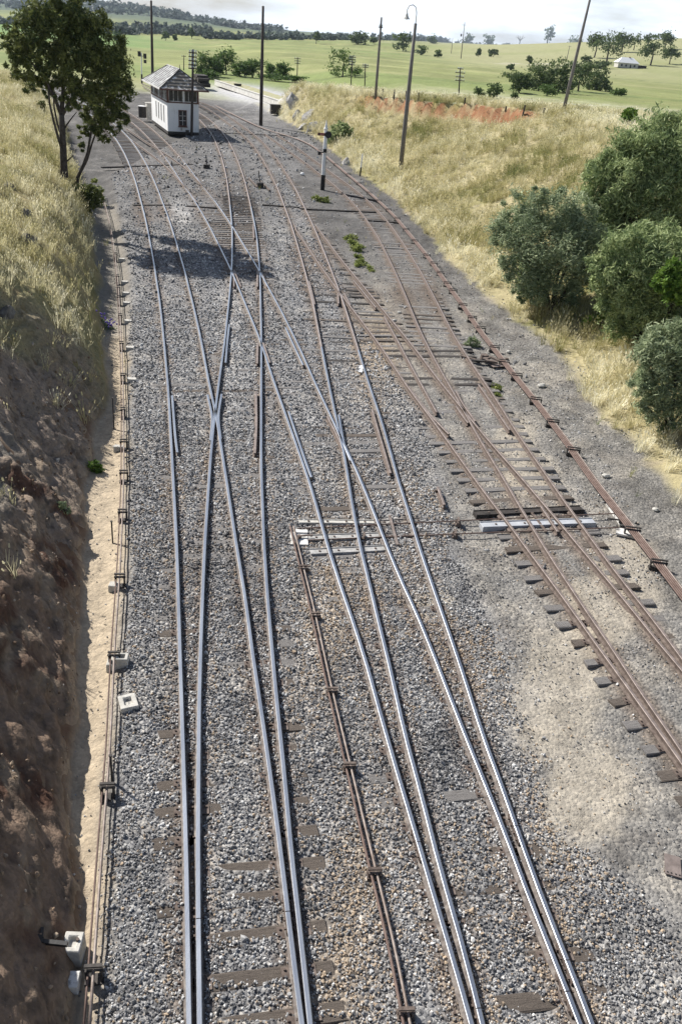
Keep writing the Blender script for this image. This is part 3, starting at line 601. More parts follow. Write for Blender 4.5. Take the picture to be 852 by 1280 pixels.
def sleeper_mesh(k):
    r = random.Random(k); mb = MB(); N = 3; vs = []; fs = []
    for i in range(N+1):
        x = -.5+i/N
        for (yy, zz) in ((-.5, -1), (-.5, -.12), (-.42, 0), (.42, 0), (.5, -.12), (.5, -1)):
            e = .01 if i in (0, N) else 0
            vs.append((x*(1-e*r.random())+(r.uniform(-.012, .012) if i in (0, N) else 0), yy*(1+r.uniform(-.06, .06)), zz+(r.uniform(-.05, .03) if zz > -.5 else 0)))
    for i in range(N):
        for j in range(6): fs.append((i*6+j, i*6+(j+1) % 6, (i+1)*6+(j+1) % 6, (i+1)*6+j))
    fs.append(tuple(range(6))[::-1]); fs.append(tuple(range(N*6, N*6+6)))
    return mb.add(vs, fs).mesh('sleeper')
SM = [sleeper_mesh(k) for k in range(6)]
for i, m_ in enumerate(SM): m_.materials.append(M_['sleeper'] if i < 4 else M_['sleeper_brown'])
SMD = [sleeper_mesh(k+20) for k in range(2)]
for m_ in SMD: m_.materials.append(M_['darktimber'])
plate = MB()
plate.box((0, 0, .006), (.36, .19, .014)); 
for sx in (-.13, .13, -.155): plate.box((sx, .05 if sx > -.14 else -.05, .025), (.03, .03, .028))
plate_me = plate.mesh('base_plate'); plate_me.materials.append(M_['rust'])
SREC = []; npl = 0
for (c, d, lo, hi, t, yy) in SL:
    mid = c+d*(hi-lo)/2; ln = lo+hi; ang = math.atan2(d[1], d[0]); zt = -.160+random.uniform(-.008, .003)
    if t in 'EFG' and yy > 26 and random.random() < .45: zt -= .035
    e = float(expose(np.array([mid[0]]), np.array([mid[1]]))[0])
    dark = 56 < yy < 69 and t == 'C' or (t in 'EF' and 30 < yy < 60 and random.random() < .5)
    me = random.choice(SMD) if dark else (random.choice(SM[4:]) if (yy < 9.5 and random.random() < .7) or (t == 'A' and yy < 13) else random.choice(SM))
    o = bpy.data.objects.new('sleeper', me); COL.objects.link(o); o.parent = track[t]
    o.location = (mid[0], mid[1], zt); o.rotation_euler = (0, random.uniform(-.004, .004), ang); o.scale = (ln, .245+random.uniform(-.02, .025)+(.03 if yy < 10 else 0), .13)
    SREC.append((mid[0], mid[1], d[0], d[1], ln/2, o.scale[1]/2, zt))
    if yy < 16.5:
        for k in RX:
            if not (RX[k][0, 1] < yy < RX[k][-1, 1]): continue
            # where this timber meets the rail
            den = d[0]; s_ = 0
            yq = mid[1]
            for it in range(4):
                s_ = (rx(k, yq)-mid[0])/d[0]; yq = mid[1]+s_*d[1]
            if abs(s_) < ln/2-.15 and npl < 420:
                p = bpy.data.objects.new('base_plate', plate_me); COL.objects.link(p); p.parent = o
                p.matrix_parent_inverse = Matrix.Identity(4)
                # undo the timber's scale for the plate
                p.scale = (1/ln, 1/o.scale[1], 1/.13); p.location = (s_/ln, 0, 0.02); npl += 1

# ------------------------------------------------------------------ instanced stones, grass
def gn_scatter(name, protos, pts, rot, scl, tint, idx, kind='stuff', label=None, cat=None):
    pc = bpy.data.collections.new(name+'_kinds')
    for p in protos: pc.objects.link(p)
    me = bpy.data.meshes.new(name); me.vertices.add(len(pts)); me.vertices.foreach_set('co', np.asarray(pts, np.float32).ravel())
    for nm, ty, arr, key in (('rot', 'FLOAT_VECTOR', rot, 'vector'), ('scl', 'FLOAT_VECTOR', scl, 'vector'), ('tint', 'FLOAT', tint, 'value'), ('idx', 'INT', idx, 'value')):
        a = me.attributes.new(nm, ty, 'POINT'); a.data.foreach_set(key, np.asarray(arr, np.int32 if ty == 'INT' else np.float32).ravel())
    me.update(); o = link(name, me, None)
    ng = bpy.data.node_groups.new(name, 'GeometryNodeTree'); ng.interface.new_socket('Geometry', in_out='INPUT', socket_type='NodeSocketGeometry'); ng.interface.new_socket('Geometry', in_out='OUTPUT', socket_type='NodeSocketGeometry')
    gi = ng.nodes.new('NodeGroupInput'); go = ng.nodes.new('NodeGroupOutput'); ip = ng.nodes.new('GeometryNodeInstanceOnPoints'); ci = ng.nodes.new('GeometryNodeCollectionInfo')
    ci.inputs['Collection'].default_value = pc; ci.inputs['Separate Children'].default_value = True; ci.inputs['Reset Children'].default_value = True
    def na(nm, ty):
        q = ng.nodes.new('GeometryNodeInputNamedAttribute'); q.data_type = ty; q.inputs['Name'].default_value = nm; return q.outputs['Attribute']
    l = ng.links.new; l(gi.outputs[0], ip.inputs['Points']); l(ci.outputs[0], ip.inputs['Instance']); ip.inputs['Pick Instance'].default_value = True
    l(na('idx', 'INT'), ip.inputs['Instance Index']); l(na('rot', 'FLOAT_VECTOR'), ip.inputs['Rotation']); l(na('scl', 'FLOAT_VECTOR'), ip.inputs['Scale']); l(ip.outputs[0], go.inputs[0])
    md = o.modifiers.new('scatter', 'NODES'); md.node_group = ng
    return tag(o, label, cat, None, kind)
def proto(name, me): return bpy.data.objects.new(name, me)
def stone_proto(k, mt='stone'):
    r = random.Random(100+k); bm = bmesh.new(); bmesh.ops.create_icosphere(bm, subdivisions=1, radius=1)
    # angular crushed stone: squash, then cut a few flat faces
    for v in bm.verts: v.co = Vector((v.co.x*1.15, v.co.y*.85, v.co.z*.7))
    for j in range(5):
        nrm = Vector((r.uniform(-1, 1), r.uniform(-1, 1), r.uniform(-.6, 1))).normalized(); off = r.uniform(.42, .62)
        for v in bm.verts:
            d_ = v.co.dot(nrm)-off
            if d_ > 0: v.co -= nrm*d_
    me = bpy.data.meshes.new('stone'); bm.to_mesh(me); bm.free(); me.materials.append(M_[mt]); return proto('stone_kind', me)

def rail_clear(x, y):
    d = np.full(len(x), 9.)
    for k in RX:
        ins = (y >= RX[k][0, 1]) & (y <= RX[k][-1, 1]); d = np.minimum(d, np.where(ins, np.abs(x-rx(k, y)), 9.))
    for P in EPX:
        ins = (y >= P[0, 1]) & (y <= P[-1, 1]); d = np.minimum(d, np.where(ins, np.abs(x-np.interp(y, P[:, 1], P[:, 0])), 9.))
    return d
BEARERS = []
for a_, b_, hw_ in (((374, 646.5), (530, 644), .16), ((384, 667), (545, 660.5), .20), ((388, 684.5), (481, 680), .22), ((602, 652), (743, 647), .22), ((594, 637), (728, 630.5), .18), ((365, 668), (384, 668), .36)):
    A_, B_ = G(*a_), G(*b_); d_ = (B_-A_); BEARERS.append(((A_.x+B_.x)/2, (A_.y+B_.y)/2, d_.x/d_.length, d_.y/d_.length, d_.length/2, hw_))
def make_clods():
    n = 9000; i = rng.integers(0, len(BANKP), n); P = BANKP[i]+rng.normal(0, .03, (n, 3)); keep = (rng.random(n) < np.where(fbm(P[:, 1]*1.2, P[:, 2]*1.2, 3, 3) > .1, .9, .25)) & (P[:, 1] < 30); P = P[keep]; n = len(P)
    s = .022*rng.lognormal(0, .5, n); gn_scatter('earth_clods', [stone_proto(k+30, 'clod') for k in range(6)], P, rng.uniform(0, 6.28, (n, 3)), np.stack([s*1.2, s, s], 1), np.clip(.45+.25*rng.standard_normal(n), 0, 1), rng.integers(0, 6, n))
def make_stones():
    xs = []; ys = []; sz = []
    for (ya, yb, dens, s0) in ((4.8, 9, 900, .0235), (9, 13, 720, .025), (13, 18, 520, .0275), (18, 26, 330, .032), (26, 38, 105, .042), (38, 56, 30, .052), (56, 80, 6, .075), (80, 120, 1.5, .11)):
        xa = -.36*yb-2.5; xb = .12*yb+5.5; n = int((xb-xa)*(yb-ya)*dens); x = rng.uniform(xa, xb, n); y = rng.uniform(ya, yb, n)
        bl = np.interp(y, BAL_L[:, 1], BAL_L[:, 0])+.25*fbm(x*1.2, y*1.2, 4, 3); br = np.interp(y, BAL_R[:, 1], BAL_R[:, 0])+.8*fbm(x*.9, y*.9, 5, 3)
        inb = sstep(-.25, .12, x-bl)*sstep(-.35, .25, br-x)
        yard = (x > br)*(x < foot_r(y)+.5)*np.where(fbm(x*.8, y*.8, 2, 3) > -.05, .26, .10)+(x < bl)*(x > foot_l(y)-.3)*.022
        keep = rng.random(n) < np.maximum(inb, yard)
        # where photographs shows fines instead of stone
        bare = np.zeros(n)
        for b in [(663, 585, 36, 32), (700, 850, 50, 90), (735, 980, 45, 75), (540, 1250, 26, 34)]: bare = np.maximum(bare, blob(x, y, *b))
        bare = np.maximum(bare, sstep(.2, .5, fbm(x*1.1+3, y*1.6, 6, 4))*.45)
        for b in BEARERS: bare = np.where((np.abs((x-b[0])*b[2]+(y-b[1])*b[3]) < b[4]+.04) & (np.abs(-(x-b[0])*b[3]+(y-b[1])*b[2]) < b[5]), 1.3, bare)
        keep &= rng.random(n) > bare*.72
        x = x[keep]; y = y[keep]; inb = inb[keep]
        d = rail_clear(x, y); k2 = d > .075; x = x[k2]; y = y[k2]; inb = inb[k2]
        xs.append(x); ys.append(y); sz.append(s0*rng.lognormal(-.05, .28, len(x))*np.where(inb > .5, 1, .8))
    x = np.concatenate(xs); y = np.concatenate(ys); s = np.concatenate(sz)
    # leave bare the timbers the photograph shows bare
    e = expose(x, y); keep = np.ones(len(x), bool); o = np.argsort(y); yo = y[o]
    for (cx, cy, dx, dy, hl, hw, zt) in SREC:
        if cy > 56: continue
        i = o[np.searchsorted(yo, cy-abs(dy)*hl-.3):np.searchsorted(yo, cy+abs(dy)*hl+.3)]
        ax = (x[i]-cx)*dx+(y[i]-cy)*dy; ay = -(x[i]-cx)*dy+(y[i]-cy)*dx
        ins = (np.abs(ax) < hl+.03) & (np.abs(ay) < hw+.02)
        pr = np.clip((e[i]-.12)*4, 0, .99)
        yd = x[i] > np.interp(y[i], BAL_R[:, 1], BAL_R[:, 0]); pr = np.where(yd, .8, pr)
        keep[i[ins & (rng.random(len(i)) < pr)]] = False
    x = x[keep]; y = y[keep]; s = s[keep]
    z = terrain(x, y)+s*.25+rng.uniform(-.012, .014, len(x))
    t = np.clip(.40+.20*rng.standard_normal(len(x))+.22*fbm(x*.7, y*.7, 3, 4), 0, .80)
    brown = np.zeros(len(x))
    for b in [(440, 1150, 44, 180), (405, 760, 30, 90), (470, 430, 30, 60), (700, 1000, 70, 140), (600, 800, 40, 60), (520, 620, 60, 60)]: brown = np.maximum(brown, blob(x, y, *b))
    t = np.where(rng.random(len(x)) < brown*.5+.04, rng.uniform(.82, 1.0, len(x)), t)
    dr = rail_clear(x, y); t = np.where(rng.random(len(x)) < .05+.55*(1-sstep(.15, .50, dr))*sstep(-.3, .3, fbm(x*.5, y*.25, 5, 3))+.20*sstep(12, 26, y), rng.uniform(.80, 1.0, len(x)), t)
    t = t*(1-.22*sstep(14, 32, y))
    dk = .55*(1-sstep(.1, .30, dr))*(fbm(x*.6, y*.6, 2, 3) > -.1)
    for b in [(600, 730, 45, 30), (560, 920, 26, 50), (620, 960, 26, 40), (480, 650, 30, 20)]: dk = np.maximum(dk, blob(x, y, *b))
    t = np.clip(t*(1-.5*dk), 0, 1)
    rot = rng.uniform(0, 6.28, (len(x), 3)); scl = np.stack([s, s, s], 1)*rng.uniform(.8, 1.2, (len(x), 3))
    gn_scatter('ballast_stones', [stone_proto(k) for k in range(8)], np.stack([x, y, z], 1), rot, scl, t, rng.integers(0, 8, len(x)))
    print('stones', len(x))
make_stones(); make_clods()

def tuft_proto(k, n=16, h=1.0, spread=.35, lean=.45, w=.013, seeds=True):
    r = random.Random(300+k); vs = []; fs = []
    for i in range(n):
        a = r.uniform(0, 6.28); rr = spread*math.sqrt(r.random())*.6; bx, by = rr*math.cos(a), rr*math.sin(a); hh = h*r.uniform(.55, 1.1); a2 = a+r.uniform(-.8, .8); ln = lean*r.uniform(.3, 1.2)*hh
        tx, ty = math.cos(a2), math.sin(a2); px, py = -ty, tx; ww = w*r.uniform(.7, 1.4); b = len(vs)
        for (f, q) in ((0, 1.0), (.5, .85), (1.0, .25)):
            cx = bx+tx*ln*f*f; cy = by+ty*ln*f*f; cz = hh*(f-.12*f*f)-.05
            vs += [(cx-px*ww*q, cy-py*ww*q, cz), (cx+px*ww*q, cy+py*ww*q, cz)]
        fs += [(b, b+1, b+3, b+2), (b+2, b+3, b+5, b+4)]
        if seeds and r.random() < .6:                       # a nodding seed head
            cx = bx+tx*ln*1.05; cy = by+ty*ln*1.05; cz = hh*.88; b = len(vs); q = w*2.6
            vs += [(cx-px*q, cy-py*q, cz-.02), (cx+px*q, cy+py*q, cz-.02), (cx+px*q*.5+tx*.05, cy+py*q*.5+ty*.05, cz+.12*h), (cx-px*q*.5+tx*.05, cy-py*q*.5+ty*.05, cz+.12*h)]
            fs.append((b, b+1, b+2, b+3))
    me = bpy.data.meshes.new('tuft'); me.from_pydata(vs, [], fs); me.materials.append(M_['grass']); return proto('tuft_kind', me)
TUFTS = None
def scatter_grass(name, x, y, s, tint, label=None):
    z = terrain(x, y); n = len(x)
    rot = np.stack([rng.normal(0, .12, n), rng.normal(0, .12, n), rng.uniform(0, 6.28, n)], 1); scl = np.stack([s*rng.uniform(.9, 1.3, n), s*rng.uniform(.9, 1.3, n), s], 1)
    gn_scatter(name, [tuft_proto(len(bpy.data.meshes)+k) for k in range(6)], np.stack([x, y, z], 1), rot, scl, np.clip(tint, 0, 1), rng.integers(0, 6, n))
    print(name, n)
def grass_right():
    n = 110000; y = rng.uniform(15, 150, n); x = rng.uniform(-22, 50, n); d = x-foot_r(y)
    dens = sstep(-.5, .9, d+.6*fbm(x*.8, y*.8, 3, 3))*(1-sstep(1.5, 2.2, d/np.interp(y, [0, 97, 106, 118, 140], [16, 21, 17, 9, 6]))*.6)*(1-sstep(140, 150, y))*(x < .46*y+6)
    tt = d/np.interp(y, [0, 60, 85, 97, 106, 111, 118, 130, 140, 147], [14, 16, 20, 21, 17, 12.5, 8.5, 6, 3.2, 2.4]); scar = sstep(.76, .88, tt)*(1-sstep(.96, .985, tt))*sstep(92, 99, y)*(1-sstep(118, 124, y)); dens = dens*(1-.85*scar)
    dens = dens*np.where(fbm(x*.9+9, y*.9, 6, 3) > .22, .25, 1)*np.clip(1.25-y/190, .35, 1)
    k = rng.random(n) < dens; x, y, d = x[k], y[k], d[k]
    t = .68+.22*fbm(x*.22, y*.22, 2, 4)+.25*fbm(x*1.2, y*1.2, 4, 3)+.12*rng.standard_normal(len(x))+.22*(1-sstep(.5, 4, d))+.20*sstep(.97, 1.1, tt[k])
    t = t-.42*np.clip(fbm(x*.16+4, y*.16, 5, 3)*2, 0, 1)-.25*np.clip(fbm(x*.6+4, y*.6, 3, 3)*2-.2, 0, 1)
    s = (.46+.34*rng.random(len(x)))*np.clip(1+.75*fbm(x*1.3, y*1.3, 7, 3), .45, 1.7)*(1+.35*(1-sstep(1.5, 4.5, d))*sstep(.2, 1.2, d))*(.8+.2*sstep(60, 100, y))
    scatter_grass('dry_grass', x, y, s, t)
def grass_left():
    n = 60000; y = rng.uniform(14, 128, n); x = rng.uniform(-60, -5, n); d = foot_l(y)-x
    dens = sstep(.1, .9, d+.5*fbm(x*.9, y*.9, 3, 3))*(d < 15)*np.where(y < 32, sstep(24, 33, y+.9*d+4*fbm(x*.3, y*.3, 4, 3)), 1)
    dens = np.maximum(dens, (d > 1.2)*(y < 30)*.05)*np.where(fbm(x*.5+2, y*.5, 6, 3) > .33, .3, 1)
    k = rng.random(n) < dens; x, y, d = x[k], y[k], d[k]
    t = .68+.25*fbm(x*.3, y*.3, 2, 4)+.25*fbm(x*1.3, y*1.3, 4, 3)+.12*rng.standard_normal(len(x)); t = t-.3*np.clip(fbm(x*.2+4, y*.2, 5, 3)*2, 0, 1)
    scatter_grass('bank_grass', x, y, .40*np.clip(1+.8*fbm(x*1.3, y*1.3, 7, 3), .45, 1.8)+.25*rng.random(len(x)), t)
grass_right(); grass_left()
def grass_sparse():
    n = 26000; y = rng.uniform(20, 150, n); x = rng.uniform(-30, 11, n); d = foot_r(y)-x; dl = x-foot_l(y)
    dens = (d > -.2)*(d < 1.5)*.30*sstep(0, .4, fbm(x*.7, y*.7, 3, 3))+(dl > -.3)*(dl < .8)*.25*sstep(0, .4, fbm(x*.8, y*.8, 4, 3))*(y > 30)
    dens = np.maximum(dens, .025*(y > 45)*(d > 0)*(dl > 0)*sstep(.15, .4, fbm(x*.35, y*.35, 6, 3))*(rail_clear(x, y) > .4))
    k = rng.random(n) < dens; x, y = x[k], y[k]
    scatter_grass('verge_grass', x, y, .14+.2*rng.random(len(x)), .35+.25*rng.standard_normal(len(x)))
grass_sparse()

# ------------------------------------------------------------------ signal box
def signal_box():
    c0 = G(210, 166); c0.z = -.15; ang = math.radians(22.0); W, Dp, H1, H2 = 3.6, 12.0, 3.3, 4.85
    root = empty('signal_box', c0, 'white two storey signal box with brown framed upper windows and lichened gable roof', 'signal box', rz=ang)
    mb = MB(); mb.box((W/2, Dp/2, .16), (W-.06, Dp-.06, .34)); mb.obj('plinth', M_['darktimber'], root)
    mb = MB(); mb.box((W/2, Dp/2, .32+(H1-.32)/2), (W, Dp, H1-.32)); mb.obj('wall', M_['wallwhite'], root)
    mb = MB(); mb.box((W/2, Dp/2, H1+.05), (W+.10, Dp+.10, .12)); mb.obj('sill_band', M_['brown'], root)
    mb = MB(); mb.box((W/2, Dp/2, (H1+H2)/2), (W-.34, Dp-.34, H2-H1-.1)); mb.obj('interior', M_['glass'], root)
    mb = MB(); mb.box((W/2, Dp/2, H2-.06), (W+.06, Dp+.06, .16)); mb.obj('head_beam', M_['brown'], root)
    z0, z1 = H1+.11, H2-.14; hm = (z0+z1)/2; hh = z1-z0
    # front: brown corner posts, white centre mullion, sashes with glazing bars and pale curtains
    for x, mt in ((.10, 'brown'), (W*.52, 'white'), (W-.10, 'brown')):
        mb = MB(); mb.box((x, .05, hm), (.17, .14, hh)); mb.obj('corner_post' if mt == 'brown' else 'mullion', M_[mt], root)
    for (xa, xb) in ((.22, W*.52-.11), (W*.52+.11, W-.22)):
        win = MB(); n = 3; 
        for zz in (z0+.05, z1-.05): win.box(((xa+xb)/2, .07, zz), (xb-xa, .07, .09))
        for k in range(n+1): win.box((xa+(xb-xa)*k/n, .075, hm), (.06, .06, hh-.19))
        w_ = win.obj('window', M_['offwhite'], root)
        for k in range(n):
            pn = MB(); pw = (xb-xa)/n-.07; pn.box((xa+(xb-xa)*(k+.5)/n, .10, hm), (pw, .02, hh-.2)); pn.obj('pane', M_['glass'], w_)
    # left side: posts and pale sashes
    nb = 6
    for k in range(nb+1):
        mb = MB(); y = .12+(Dp-.24)*k/nb; mb.box((.05, y, hm), (.14, .16 if k else .15, hh)); mb.obj('side_post', M_['white' if k % 2 else 'brown'], root)
    for k in range(nb):
        ya = .12+(Dp-.24)*k/nb+.1; yb = .12+(Dp-.24)*(k+1)/nb-.1; win = MB()
        for zz in (z0+.05, z1-.05): win.box((.07, (ya+yb)/2, zz), (.07, yb-ya, .09))
        for q in range(3): win.box((.075, ya+(yb-ya)*q/2, hm), (.06, .06, hh-.19))
        w_ = win.obj('window', M_['offwhite'], root); pn = MB(); pn.box((.10, (ya+yb)/2, hm), (.02, yb-ya-.06, hh-.2)); pn.obj('pane', M_['glass'], w_)
    for k in range(nb):
        ya = .12+(Dp-.24)*k/nb+.1; yb = .12+(Dp-.24)*(k+1)/nb-.1; win = MB()
        for zz in (z0+.05, z1-.05): win.box((W-.07, (ya+yb)/2, zz), (.07, yb-ya, .09))
        win.obj('window', M_['offwhite'], root)
        mb = MB(); mb.box((W-.05, .12+(Dp-.24)*k/nb, hm), (.14, .15, hh)); mb.obj('side_post', M_['brown'], root)
    # lower front window: six dark panes in a brown frame
    wx, wz = 1.72, 1.75; fr = MB()
    for sx in (-.42, .42): fr.box((wx+sx, -.03, wz), (.09, .10, 1.62))
    for sz in (-.80, .80): fr.box((wx, -.032, wz+sz), (.95, .104, .10))
    f_ = fr.obj('window_frame', M_['brown'], root); sl_ = MB(); sl_.box((wx, -.07, wz-.90), (1.06, .18, .09)); sl_.obj('sill', M_['brown'], f_)
    pn = MB(); pn.box((wx, -.012, wz), (.76, .02, 1.5)); pn.obj('pane', M_['glass'], f_)
    gb = MB(); gb.box((wx, -.03, wz), (.045, .03, 1.48)); 
    for sz in (-.25, .25): gb.box((wx, -.034, wz+sz), (.74, .03, .045))
    gb.obj('glazing_bar', M_['offwhite'], f_)
    # four tall narrow pale vents on the lit side
    for k in range(4):
        y = 2.4+k*1.9; mb = MB()
        for sy in (-.16, .16): mb.box((-.025, y+sy, 1.95), (.05, .05, 1.7))
        for sz in (-.85, .85): mb.box((-.027, y, 1.95+sz), (.054, .37, .05))
        mb.obj('side_window_frame', M_['concrete'], root)
    # small things against the wall
    mb = MB(); mb.box((1.55, -.18, .62), (.16, .14, .3)); mb.obj('meter_box', M_['concrete'], root)
    mb = MB(); mb.box((2.2, -.25, .35), (.35, .3, .4)); mb.obj('relay_box', M_['darksteel'], root)
    # hipped roof: four slopes with an overhang, hip and ridge caps
    ex, ez, rise = .92, H2-.08, 1.86; x0, x1, y0, y1 = -ex, W+ex, -ex, Dp+ex; hw = (x1-x0)/2; cx = W/2; ins = hw*.98; th = .09
    A = [Vector((x0, y0, ez)), Vector((x1, y0, ez)), Vector((x1, y1, ez)), Vector((x0, y1, ez))]; Rf = Vector((cx, y0+ins, ez+rise)); Rb = Vector((cx, y1-ins, ez+rise)); dn = Vector((0, 0, -th))
    for nm, poly, mt in (('roof_slope', [A[3], A[0], Rf, Rb], 'roofing'), ('roof_slope', [A[1], A[2], Rb, Rf], 'roofing'), ('front_hip', [A[0], A[1], Rf], 'gable'), ('back_hip', [A[2], A[3], Rb], 'roofing')):
        mb = MB(); k = len(poly); mb.add(poly+[p+dn for p in poly], [tuple(range(k)), tuple(range(2*k-1, k-1, -1))]+[(i, i+k, (i+1) % k+k, (i+1) % k) for i in range(k)]); rf = mb.obj(nm, M_[mt], root)
        if nm == 'roof_slope':
            up_ = (Rf-Vector((poly[0].x, Rf.y, ez))); L0 = poly[0].x
            for q in range(11):
                yy = y0+.4+(y1-y0-.8)*q/10; f1 = min(1.0, (yy-y0)/ins, (y1-yy)/ins); p0 = Vector((L0, yy, ez)); p1 = p0+Vector((up_.x*f1, 0, rise*f1)); sm = MB(); sm.tube([p0+Vector((0, 0, .02)), p1+Vector((0, 0, .02))], .035, 5); sm.obj('seam', M_['roofing'], rf)
        if nm == 'front_hip':
            for q in range(1, 6):
                f1 = q/6.2; p0 = A[0].lerp(Rf, f1); p1 = A[1].lerp(Rf, f1); sm = MB(); sm.box(((p0.x+p1.x)/2, p0.y, p0.z+.02), (p1.x-p0.x-.1, .05, .035)); sm.obj('course', M_['gable'], rf)
    rg = MB(); rg.tube([Rf+Vector((0, 0, .03)), Rb+Vector((0, 0, .03))], .09, 6); rg.obj('ridge_cap', M_['roofing'], root)
    for p, q in ((A[0], Rf), (A[1], Rf), (A[2], Rb), (A[3], Rb)):
        hc = MB(); hc.tube([p+Vector((0, 0, .02)), q+Vector((0, 0, .03))], .06, 6); hc.obj('hip_cap', M_['darksteel'], root)
    for (px_, py_, sx, sy) in (((x0+x1)/2, y0-.03, x1-x0+.16, .08), ((x0+x1)/2, y1+.03, x1-x0+.16, .08), (x0-.03, (y0+y1)/2, .08, y1-y0), (x1+.03, (y0+y1)/2, .08, y1-y0)):
        gt = MB(); gt.box((px_, py_, ez-.07), (sx, sy, .14)); gt.obj('gutter', M_['brown' if sx > 1 else 'offwhite'], root)
    sf = MB(); sf.box((cx, (y0+y1)/2, ez-.13), (x1-x0-.1, y1-y0-.1, .03)); sf.obj('soffit', M_['offwhite'], root)
    fn = MB(); fn.tube([Rf, Rf+Vector((0, 0, .5))], [.05, .02], 6); fn.obj('finial', M_['darksteel'], root)
M_['roofing'] = mat_noise('lichened_grey_roofing', (.15, .15, .15), (.30, .30, .30), 1.6, .85, 0, .3, c3=(.55, .56, .56), lo=.32, hi=.68)
M_['gable'] = mat_noise('flaked_gable_boards', (.13, .12, .105), (.20, .185, .16), 1.8, .85, 0, .4, c3=(.72, .71, .70), lo=.44, hi=.60)
signal_box()
bx = G(182.5, 147.5); t = empty('water_tank', (bx.x, bx.y, -.15), 'small dark tank and pale cupboard at the far corner of the signal box', 'tank', rz=.45)
mb = MB(); mb.box((.55, .1, .95), (.9, .9, 1.9)); mb.box((.55, .1, 1.93), (1.0, 1.0, .06)); mb.obj('cupboard', M_['concrete'], t)
mb = MB(); mb.tube([(-.45, -.1, .2), (-.45, -.1, 1.5)], .5, 12); mb.obj('tank_shell', M_['darksteel'], t)
mb = MB(); mb.tube([(-.45, -.1, 1.5), (-.45, -.1, 1.56), (-.45, -.1, 1.62)], [.53, .53, .12], 12); mb.obj('lid', M_['white'], t)

# ------------------------------------------------------------------ poles
def ab(bpx, tpx, Y=None):
    b = on_ground(*bpx) if Y is None else at(bpx[0], bpx[1], Y); t = at(tpx[0], tpx[1], b.y); return b, t
def pole(bpx, tpx, r0, r1, label, name='timber_pole', cat='pole', group='poles standing about the yard', mat='pole', arms=(), armw=1.2, ins=4, base=None, band=None):
    b, t = ab(bpx, tpx) if base is None else (Vector(base), at(tpx[0], tpx[1], base[1])); ax = t-b; root = empty(name, b, label, cat, group)
    mb = MB(); mb.tube([Vector((0, 0, 0))-ax*.04, ax*.33, ax*.66, ax], [r0*1.03, r0*.92+r1*.08, (r0+r1)*.5, r1], 10); mb.obj('post', M_[mat], root, smooth=True)
    cp = MB(); cp.tube([ax*.999, ax*1.004], [r1*1.08, r1*.7], 10); cp.obj('cap', M_['darksteel'], root)
    for fr, wd in arms:
        p = ax*fr; cm = MB(); cm.box((p.x, p.y-r1-.05, p.z), (wd, .10, .12)); ca = cm.obj('crossarm', M_['poledark'], root)
        for k in range(ins):
            x = p.x-wd/2+.1+(wd-.2)*k/max(1, ins-1)
            if abs(x-p.x) < r1*.6: continue
            im = MB(); im.tube([(x, p.y-r1-.05, p.z+.06), (x, p.y-r1-.05, p.z+.14), (x, p.y-r1-.05, p.z+.2), (x, p.y-r1-.05, p.z+.30)], [.02, .075, .075, .04], 6); im.obj('insulator', M_['insul'], ca)
    return root, ax
M_['insul'] = mat_noise('pale_insulator', (.45, .50, .52), (.65, .68, .70), 5, .3, 0, 0)
r, ax = pole((500, 214), (519, 30), .21, .13, 'tall leaning grey lamp pole with gooseneck light on the lower grassy bank', 'lamp_pole', 'lamp pole')
b = on_ground(500, 214); lm = MB(); pts = [at(x, y, b.y)-b for x, y in ((518.5, 36), (520.5, 16), (519.5, 9), (516, 6), (511.5, 7), (508.8, 12), (508.5, 17))]
lm.tube(pts, .035, 6); lm.obj('gooseneck', M_['pipe'], r, smooth=True); sh = MB(); q = pts[-1]; sh.tube([q+Vector((0, 0, .05)), q, q-Vector((0, 0, .18)), q-Vector((0, 0, .42))], [.04, .09, .12, .30], 10); sh.obj('lamp_shade', M_['concrete'], r)
lb_ = MB(); lb_.sphere(q-Vector((0, 0, .36)), .11, 8, 6); lb_.obj('lamp_bulb', M_['white'], r)
pole((326, 157), (328.8, 8), .23, .15, 'tall dark pole standing in the yard right of the signal box', mat='poledark')
pole((191.6, 131), (189, 1), .22, .15, 'tall dark pole rising behind the signal box roof', mat='poledark')
pole((239.8, 167), (241.5, 62), .15, .11, 'dark telegraph pole with stacked crossarms in front of the signal box', 'telegraph_pole', 'telegraph pole', 'telegraph poles', 'poledark', arms=((.965, .9), (.92, .9), (.875, .9), (.83, .9), (.79, .9)), ins=4, base=(G(239.5, 168.5).x, G(239.5, 168.5).y, -.16))
pole((469, 122), (476.5, 22), .17, .11, 'slender leaning pole on the cutting crest behind the lamp pole', arms=((.88, .5),), ins=2)
pole((703, 141), (736.5, 0), .19, .12, 'tall strongly leaning grey pole on the cutting crest at right', mat='pole')
pole((438, 112), (440.5, 70), .12, .09, 'telegraph pole with pale insulators, near the leaning slender pole', 'telegraph_pole', 'telegraph pole', 'telegraph poles', 'poledark', arms=((.97, 1.4), (.90, 1.4), (.82, 1.4), (.74, 1.2)), ins=4)
pole((455.5, 110), (456.5, 80), .12, .09, 'smaller telegraph pole standing just left of the leaning slender pole', 'telegraph_pole', 'telegraph pole', 'telegraph poles', 'poledark', arms=((.95, 1.3), (.86, 1.3)), ins=4)
pole((572.5, 123), (575, 85), .13, .09, 'telegraph pole with four crossarms beyond the red scarp', 'telegraph_pole', 'telegraph pole', 'telegraph poles', 'poledark', arms=((.97, 1.0), (.84, 1.7), (.70, 1.4), (.58, 1.6)), ins=4)
pole((371, 102), (372, 72), .13, .09, 'lone telegraph pole in the green field above the rock outcrop', 'telegraph_pole', 'telegraph pole', 'telegraph poles', 'poledark', arms=((.96, 1.6), (.86, 1.6), (.76, 1.3)), ins=4)
